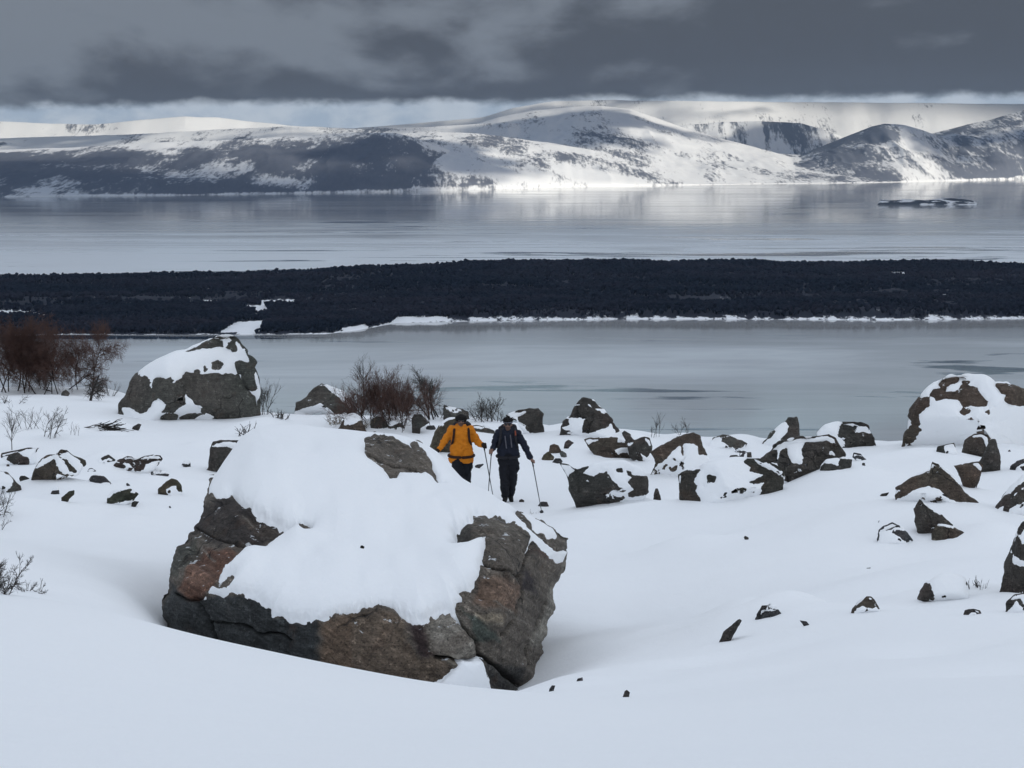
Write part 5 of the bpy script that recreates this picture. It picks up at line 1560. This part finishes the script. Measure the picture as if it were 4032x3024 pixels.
def cloth(name, c, var=0.25, rough=0.8):
    m = NT(name)
    n = m.noise(14.0, 4, 0.6)
    n2 = m.noise(160.0, 2, 0.5)
    k = tuple(min(1, x * (1 + var)) for x in c)
    j = tuple(x * (1 - var) for x in c)
    return m.done(m.bsdf(m.mix(n, j, k), rough, m.bump(m.math('ADD', n, m.math('MULTIPLY', n2, .2)), 0.5, 0.02), spec=0.2))
def painted(name, rough=0.6):
    m = NT(name)
    return m.done(m.bsdf(m.attr("Col", "Color"), rough, spec=0.3))
SKIN = painted("skin_and_features")
M_ORANGE = cloth("orange_shell_fabric", (0.57, 0.185, 0.012), 0.2)
M_NAVY = cloth("dark_navy_fabric", (0.012, 0.015, 0.026))
M_BLACK = cloth("black_trouser_fabric", (0.009, 0.010, 0.014))
M_STRAP = cloth("dark_brown_webbing", (0.030, 0.014, 0.010))
M_PACK = cloth("charcoal_pack_fabric", (0.020, 0.020, 0.024))
M_GREYS = cloth("grey_webbing", (0.10, 0.10, 0.12))
M_HAT = cloth("black_knit", (0.010, 0.009, 0.009), 0.4)
M_GLOVE = cloth("dark_brown_glove", (0.022, 0.015, 0.012))
M_BOOT = cloth("dark_boot_leather", (0.012, 0.012, 0.012))
M_LENS = NT("dark_glasses")
M_LENS = M_LENS.done(M_LENS.bsdf((0.006, 0.006, 0.008), 0.15, spec=0.5))
M_POLE = NT("dark_pole_tube")
M_POLE = M_POLE.done(M_POLE.bsdf((0.02, 0.021, 0.025), 0.4, spec=0.5))
M_ACC = cloth("red_piping", (0.25, 0.06, 0.035))

def hand_pieces(h, side, grip_axis):
    """a fist closed round a pole that passes through h along grip_axis; side = -1 left in the picture, +1 right"""
    h = np.asarray(h, float)
    g = np.asarray(grip_axis, float); g = g / np.linalg.norm(g)
    out = np.array([side, 0.15, 0.0]); out -= g * (out @ g); out /= np.linalg.norm(out)
    fwd = np.cross(g, out) * (-1 if side > 0 else 1)
    if fwd[1] > 0:
        fwd = -fwd
    P = [_capsule(h + out * 0.030 + g * 0.036, h + out * 0.032 - g * 0.034, 0.024, 0.020)]
    for k, (zz, L) in enumerate(((0.036, 1.0), (0.013, 1.08), (-0.010, 1.0), (-0.032, 0.84))):
        pts = []
        for a in (0.05, 1.1, 2.2, 3.2):
            pts.append(h + g * zz + 0.027 * (out * math.cos(a * L) + fwd * math.sin(a * L)))
        for i in range(3):
            P.append(_capsule(pts[i], pts[i + 1], 0.0105 - 0.0007 * i, 0.0098 - 0.0007 * i, 8))
    t0 = h + out * 0.030 + g * 0.040
    t1 = h + g * 0.062 - fwd * 0.012 + out * 0.004
    t2 = h + g * 0.050 + fwd * 0.026 - out * 0.012
    P += [_capsule(t0, t1, 0.0125, 0.0115, 8), _capsule(t1, t2, 0.0112, 0.0095, 8)]
    return P

def person(label, px, py, dist, J, mats, look, hat_kind, glove):
    x0, z0 = [float(v) for v in ray(px, py)]
    gx, gy = x0 * dist, dist
    gz = float(ground_z(np.array([gx]), np.array([gy]))[0])
    hd = np.array(J['head'], float)
    nk = np.array(J['neck'], float)
    # ---- body: one skin from feet to crown
    pc = []
    fw = np.array([math.sin(look), -math.cos(look), 0.0])
    rt = np.array([math.cos(look), math.sin(look), 0.0])
    upv = np.array([0, 0, 1.0])
    pc.append(_sphere(hd + upv * 0.025 - fw * 0.012, (0.076, 0.094, 0.098)))
    pc.append(_capsule(hd - upv * 0.005 + fw * 0.022, hd - upv * 0.075 + fw * 0.040, 0.064, 0.042))          # face and jaw
    pc.append(_capsule(hd + upv * 0.018 + fw * 0.086, hd - upv * 0.018 + fw * 0.104, 0.011, 0.015, 8))        # nose
    pc.append(_capsule(hd + upv * 0.030 + fw * 0.078 - rt * 0.035, hd + upv * 0.030 + fw * 0.078 + rt * 0.035, 0.011, 0.011, 8))  # brow
    pc.append(_capsule(hd - upv * 0.052 + fw * 0.076 - rt * 0.018, hd - upv * 0.052 + fw * 0.076 + rt * 0.018, 0.009, 0.009, 8))  # mouth
    for s in (-1, 1):
        pc.append(_sphere(hd + rt * s * 0.079 - upv * 0.005, (0.012, 0.020, 0.030), 8))                       # ears
    pc.append(_capsule(hd - upv * 0.07, nk, 0.056, 0.062))
    hip = np.array(J['hip'], float)
    chest = np.array(J['chest'], float)
    pc.append(_capsule(chest + upv * 0.08, chest - upv * 0.12, 0.095, 0.09))
    pc.append(_capsule(chest - upv * 0.1, hip, 0.09, 0.09))
    for s, k in ((-1, 'l'), (1, 'r')):
        sh, el, ha = (np.array(J[k + n], float) for n in ('_sh', '_el', '_ha'))
        pc.append(_capsule(nk - upv * 0.05, sh, 0.06, 0.058))
        pc.append(_capsule(sh, el, 0.054, 0.043))
        pc.append(_capsule(el, ha + (el - ha) / np.linalg.norm(el - ha) * 0.06, 0.042, 0.029))
        w = ha + (el - ha) / np.linalg.norm(el - ha) * 0.06
        pc.append(_capsule(w, ha + np.array([s * 0.028, 0, 0]), 0.028, 0.024))
        pc += hand_pieces(ha, s, J.get(k + '_grip', (0, 0, 1)))
        hj, kn, an, to = (np.array(J[k + n], float) for n in ('_hip', '_kn', '_an', '_toe'))
        pc.append(_capsule(hj, kn, 0.085, 0.058))
        pc.append(_capsule(kn, an, 0.056, 0.038))
        pc.append(_capsule(an, to, 0.038, 0.030))
    hands = [np.array(J['l_ha']), np.array(J['r_ha'])]
    skin_c = np.array((0.20, 0.115, 0.085))
    def paint(co):
        c = np.tile(skin_c, (len(co), 1))
        for s in (-1, 1):
            e = hd + fw * 0.075 + rt * s * 0.032 + upv * 0.012
            c[np.linalg.norm(co - e, axis=1) < 0.017] = (0.02, 0.018, 0.018)
        mth = hd - upv * 0.052 + fw * 0.080
        c[(np.abs((co - mth) @ rt) < 0.026) & (np.abs((co - mth)[:, 2]) < 0.006) & ((co - mth) @ fw > -0.02)] = (0.10, 0.04, 0.04)
        # stubble round the jaw, hair at the sides and back
        q = co - hd
        jaw = (q[:, 2] < -0.035) & (q[:, 2] > -0.13) & (q @ fw > 0.0)
        c[jaw] *= 0.55
        hair = (q[:, 2] > -0.05) & (q @ fw < 0.01) & (np.linalg.norm(q, axis=1) < 0.16) & (np.abs(q @ rt) < 0.075)
        c[hair] = (0.018, 0.014, 0.012)
        return c
    body = blob("person", pc, SKIN, None, 0.0085, 3, paint)
    body.location = (gx, gy, gz)
    # ---- jacket
    jc = []
    jw = J.get('girth', 1.0)
    jc.append(_capsule(nk - upv * 0.01, chest + upv * 0.06, 0.085, 0.15 * jw, flat=0.9))
    for dx in (-0.075, 0.075):
        jc.append(_capsule(chest + np.array([dx, 0, 0.07]), chest + np.array([dx * 1.0, 0, -0.16]), 0.125 * jw, 0.13 * jw))
        jc.append(_capsule(chest + np.array([dx, 0, -0.14]), np.array(J['hem'], float) + np.array([dx * 1.25, 0, 0.09]), 0.128 * jw, 0.135 * jw))
    for s, k in ((-1, 'l'), (1, 'r')):
        sh, el, ha = (np.array(J[k + n], float) for n in ('_sh', '_el', '_ha'))
        w = ha + (el - ha) / np.linalg.norm(el - ha) * 0.10
        jc.append(_capsule(nk + np.array([s * 0.06, 0, -0.05]), sh, 0.085, 0.088))
        jc.append(_capsule(sh, el, 0.086, 0.070))
        jc.append(_capsule(el, w, 0.069, 0.050))
    jc.append(_capsule(chest + upv * 0.08, np.array(J['hem'], float) + upv * 0.10, 0.135 * jw, 0.135 * jw))
    jc.append(_capsule(nk + np.array([-0.07, 0.06, 0.01]), nk + np.array([0.07, 0.06, 0.01]), 0.05, 0.05))  # hood
    jk = blob("jacket", jc, mats['jacket'], body, 0.014, 4, rough=0.030)
    # ---- trousers
    tc = []
    tg = J.get('leg_girth', 1.0)
    for s, k in ((-1, 'l'), (1, 'r')):
        hj, kn, an = (np.array(J[k + n], float) for n in ('_hip', '_kn', '_an'))
        tc.append(_capsule(hj + upv * 0.06, kn, 0.118 * tg, 0.088 * tg))
        tc.append(_capsule(kn, an + upv * 0.05, 0.088 * tg, 0.075 * tg))
        if k == 'r' or tg > 1.1:
            tc.append(_sphere(hj * 0.55 + kn * 0.45 + np.array([s * 0.09, 0, 0]), (0.05, 0.08, 0.11)))     # thigh pocket
    tc.append(_capsule(hip - upv * 0.04, hip + upv * 0.05, 0.13, 0.13))
    tc.append(_capsule(hip + np.array([-0.05, 0, 0.03]), hip + np.array([0.05, 0, 0.03]), 0.135, 0.135))
    blob("trousers", tc, mats['legs'], body, 0.014, 3, rough=0.026)
    # ---- boots
    for s, k in ((-1, 'l'), (1, 'r')):
        an, to = (np.array(J[k + n], float) for n in ('_an', '_toe'))
        blob("boot", [_capsule(an + upv * 0.12, an - upv * 0.01, 0.060, 0.056), _capsule(an - upv * 0.015, to, 0.054, 0.042), _capsule(an - upv * 0.05 + (an - to) * 0.15, to - upv * 0.02, 0.042, 0.040)], M_BOOT, body, 0.01, 2)
    # ---- hat and glasses
    if hat_kind == 'beanie':
        hp = [_sphere(hd + upv * 0.062 - fw * 0.010, (0.090, 0.106, 0.088)), _capsule(hd + upv * 0.048 - rt * 0.05, hd + upv * 0.048 + rt * 0.05, 0.075, 0.075)]
        blob("hat", hp, M_HAT, body, 0.01, 2, rough=0.010)
    else:
        hp = [_sphere(hd + upv * 0.068 - fw * 0.012, (0.094, 0.110, 0.082))]
        rs = np.random.RandomState(5)
        for i in range(120):
            d = rs.normal(0, 1, 3); d[2] = abs(d[2]) * 0.8 + 0.15
            d /= np.linalg.norm(d)
            p = hd + upv * 0.068 + d * np.array([0.088, 0.10, 0.080])
            hp.append(_capsule(p, p + d * rs.uniform(0.015, 0.04) + rs.normal(0, .012, 3), 0.010, 0.006, 6))
        blob("hair", hp, M_HAT, body, 0.008, 1)
        # pale head band under the hair
        a = np.linspace(0, 2 * np.pi, 40)
        ring = [(hd + upv * 0.055 + 0.094 * math.cos(t) * rt - 0.102 * math.sin(t) * fw) for t in a]
        V, Fq = tubes([(np.array(ring), np.full(40, 0.013))], 8)
        mesh_obj("head_band", V, Fq, M_GREYS, body)
    gl = [_sphere(hd + fw * 0.084 + rt * s * 0.034 + upv * 0.012, (0.030, 0.018, 0.022), 10) for s in (-1, 1)]
    gl.append(_capsule(hd + fw * 0.094 - rt * 0.03 + upv * 0.014, hd + fw * 0.094 + rt * 0.03 + upv * 0.014, 0.007, 0.007, 8))
    for s in (-1, 1):
        gl.append(_capsule(hd + fw * 0.082 + rt * s * 0.058 + upv * 0.014, hd - fw * 0.01 + rt * s * 0.086 + upv * 0.010, 0.006, 0.006, 8))
    blob("sunglasses", gl, M_LENS, body, 0.005, 1)
    if glove:
        for s, k in ((-1, 'l'), (1, 'r')):
            el, ha = (np.array(J[k + n], float) for n in ('_el', '_ha'))
            w = ha + (el - ha) / np.linalg.norm(el - ha) * 0.11
            gp = [(V + (V - ha) * 0.16, Fq) for V, Fq in hand_pieces(ha, s, J.get(k + '_grip', (0, 0, 1)))]
            gp.append(_capsule(ha + np.array([s * 0.02, 0, 0]), w, 0.044, 0.040))
            blob("glove", gp, M_GLOVE, body, 0.007, 1)
    tag(body, label, "person")
    return body, gx, gy, gz

def backpack(label, body, J, strap_m, chest_strap=False, accent=False):
    gx, gy, gz = body.location
    root = empty("backpack", (gx, gy, gz))
    ch = np.array(J['chest'], float)
    jw = J.get('girth', 1.0)
    bp = [_capsule(ch + np.array([-0.08, 0.24, 0.14]), ch + np.array([-0.08, 0.25, -0.28]), 0.12, 0.13), _capsule(ch + np.array([0.08, 0.24, 0.14]), ch + np.array([0.08, 0.25, -0.28]), 0.12, 0.13),
          _capsule(ch + np.array([-0.09, 0.24, 0.22]), ch + np.array([0.09, 0.24, 0.22]), 0.09, 0.09)]
    blob("bag", bp, M_PACK, root, 0.018, 3, rough=0.03)
    for s in (-1, 1):
        P = np.array([ch + np.array([s * 0.13, 0.12, 0.20]), ch + np.array([s * 0.14, 0.02, 0.235]), ch + np.array([s * 0.148, -0.09, 0.185]), ch + np.array([s * 0.155, -0.145 * jw, 0.09]), ch + np.array([s * 0.17, -0.14 * jw, -0.03]), ch + np.array([s * 0.20, -0.07, -0.13]), ch + np.array([s * 0.19, 0.08, -0.18])])
        t = np.linspace(0, 6, 30)
        Q = np.stack([np.interp(t, np.arange(7), P[:, k]) for k in range(3)], -1)
        Q[1:-1] = (Q[:-2] + Q[1:-1] * 2 + Q[2:]) / 4
        V, Fq = tubes([(Q, np.full(30, 0.026))], 8)
        mesh_obj("shoulder_strap", V, Fq, strap_m, root)
        if accent and s > 0:
            V, Fq = tubes([(Q[8:14] + np.array([0.004, -0.018, 0.004]), np.full(6, 0.016))], 8)
            mesh_obj("strap_pad", V, Fq, M_ACC, root)
    hz = np.array(J['belt'], float)
    a = np.linspace(0, 2 * np.pi, 48)
    rx, ry = 0.225 * jw, 0.165 * jw
    ring = np.stack([hz[0] + rx * np.cos(a), hz[1] + ry * np.sin(a), hz[2] - 0.02 * (1 - np.sin(a)) + 0.0 * a], -1)
    V, Fq = tubes([(ring, np.full(48, 0.030))], 8)
    mesh_obj("hip_belt", V, Fq, strap_m, root)
    if chest_strap:
        for dx, zz in ((-0.06, 0.02), (0.05, 0.04)):
            P = np.stack([np.linspace(dx, dx + 0.03, 8) + ch[0], np.full(8, ch[1] - 0.150 * jw), np.linspace(0.10 + zz, -0.16 + zz, 8) + ch[2]], -1)
            V, Fq = tubes([(P, np.full(8, 0.013))], 6)
            mesh_obj("lash_strap", V, Fq, M_GREYS, root)
    tag(root, label, "backpack")

def hiking_pole(label, top, tip):
    top, tip = np.array(top, float), np.array(tip, float)
    d = (top - tip) / np.linalg.norm(top - tip)
    root = empty("hiking_pole", tuple(tip))
    top, o = top + d * 0.07 - tip, np.zeros(3)
    L = np.linalg.norm(top)
    def seg(nm, ts, rr, m):
        V, Fq = tubes([(np.array([d * L * t for t in ts]), np.array(rr))], 10)
        mesh_obj(nm, V, Fq, m, root)
    seg("shaft", (0.03, 0.35, 0.36, 0.9), (0.0075, 0.008, 0.0095, 0.0105), M_POLE)
    seg("tip", (0, 0.01, 0.035), (0.002, 0.004, 0.007), M_GREYS)
    seg("basket", (0.070, 0.074, 0.080, 0.084), (0.008, 0.036, 0.040, 0.008), M_POLE)
    seg("grip", (0.875, 0.88, 0.93, 0.985, 1.0), (0.011, 0.016, 0.0145, 0.019, 0.008), M_HAT)
    tag(root, label, "hiking pole")

JD = dict(head=(0.0, -0.02, 1.600), neck=(0.0, 0.0, 1.475), chest=(0.0, 0.0, 1.27), hip=(0.0, 0.0, 0.93), hem=(0.0, 0, 0.93), belt=(0, 0, 0.975), girth=1.0, leg_girth=1.0,
          l_sh=(-0.185, 0.0, 1.415), l_el=(-0.275, 0.0, 1.19), l_ha=(-0.335, -0.24, 1.07),
          r_sh=(0.185, 0.0, 1.415), r_el=(0.345, 0.02, 1.15), r_ha=(0.50, -0.16, 0.86),
          l_hip=(-0.085, 0, 0.90), l_kn=(-0.075, -0.06, 0.50), l_an=(-0.055, 0.02, 0.09), l_toe=(-0.075, -0.14, 0.035),
          r_hip=(0.085, 0, 0.90), r_kn=(0.105, 0.02, 0.50), r_an=(0.055, 0.16, 0.09), r_toe=(0.075, 0.0, 0.035))
JO = dict(head=(0.0, -0.02, 1.665), neck=(0.0, 0.0, 1.535), chest=(0.01, 0.0, 1.31), hip=(0.02, 0.0, 0.95), hem=(0.0, 0, 0.80), belt=(0.005, 0, 0.965), girth=1.16, leg_girth=1.22,
          l_sh=(-0.19, 0.0, 1.475), l_el=(-0.345, -0.02, 1.23), l_ha=(-0.50, -0.16, 1.02),
          r_sh=(0.20, 0.0, 1.475), r_el=(0.345, 0.0, 1.225), r_ha=(0.475, -0.26, 1.175),
          l_hip=(-0.09, 0, 0.92), l_kn=(-0.03, -0.10, 0.50), l_an=(0.02, 0.0, 0.09), l_toe=(0.0, -0.16, 0.035),
          r_hip=(0.10, 0, 0.92), r_kn=(0.10, 0.02, 0.50), r_an=(0.08, 0.18, 0.09), r_toe=(0.10, 0.02, 0.035))
DD = 45.0
DO = 45.6
def tip_from_pixel(px, py):
    d = hit_ground(px, py)
    a, b = ray(px, py)
    p = np.array([a * d, d, 0.0])
    p[2] = float(ground_z(np.array([p[0]]), np.array([p[1]]))[0]) - 0.03
    return p
def pole_axis(bloc, ha, tip):
    g = bloc + np.array(ha) - tip
    return tuple(g / np.linalg.norm(g))
def feet(px, py, d):
    a, _ = ray(px, py)
    return np.array([a * d, d, float(ground_z(np.array([a * d]), np.array([d]))[0])])
fd, fo = feet(2000, 1985, DD), feet(1816, 1966, DO)
tip_dr = tip_from_pixel(2136, 2028)
tip_dl = fd + np.array([-0.42, -0.55, 0.0]); tip_dl[2] = float(ground_z(tip_dl[:1], tip_dl[1:2])[0]) - 0.03
tip_or = fo + np.array([0.70, -0.75, 0.0]); tip_or[2] = float(ground_z(tip_or[:1], tip_or[1:2])[0]) - 0.03
JD['l_grip'], JD['r_grip'] = pole_axis(fd, JD['l_ha'], tip_dl), pole_axis(fd, JD['r_ha'], tip_dr)
JO['r_grip'] = pole_axis(fo, JO['r_ha'], tip_or)
po, *_ = person("person in an orange jacket and black trousers walking behind the great boulder", 1816, 1966, DO, JO, dict(jacket=M_ORANGE, legs=M_BLACK), 0.05, 'beanie', True)
pd, *_ = person("person in dark navy clothes walking on snow with two poles", 2000, 1985, DD, JD, dict(jacket=M_NAVY, legs=M_BLACK), -0.05, 'hair', False)
backpack("pack with dark brown straps and hip belt worn over the orange jacket", po, JO, M_STRAP)
backpack("charcoal pack worn by the person in dark navy clothes", pd, JD, M_PACK, True, True)
hiking_pole("dark pole held by the person in the orange jacket, crossing another pole", fo + np.array(JO['r_ha']), tip_or)
hiking_pole("dark pole on the left side of the person in navy clothes", fd + np.array(JD['l_ha']), tip_dl)
hiking_pole("dark slanting pole on the right of the navy person, tip by a stone", fd + np.array(JD['r_ha']), tip_dr)
settle()

# ------------------------------------------------------------------ air over the lake
def make_haze():
    m = NT("thin_cold_haze")
    v = m.n("ShaderNodeVolumePrincipled")
    v.inputs["Color"].default_value = (0.50, 0.70, 1.0, 1)
    v.inputs["Density"].default_value = 0.000024
    v.inputs["Anisotropy"].default_value = 0.2
    m.l(v.outputs[0], m.out.inputs["Volume"])
    x0, x1, y0, y1, z0, z1 = -9500, 9500, -400, 14300, LAKE - 8, 345
    V = np.array([[x, y, z] for x in (x0, x1) for y in (y0, y1) for z in (z0, z1)], float)
    Fq = [(0, 1, 3, 2), (4, 6, 7, 5), (0, 4, 5, 1), (2, 3, 7, 6), (0, 2, 6, 4), (1, 5, 7, 3)]
    o = mesh_obj("haze", V, Fq, m.m, smooth=False)
    tag(o, "thin bluish haze hanging over the lake and the far shore", "haze", kind="stuff")
make_haze()
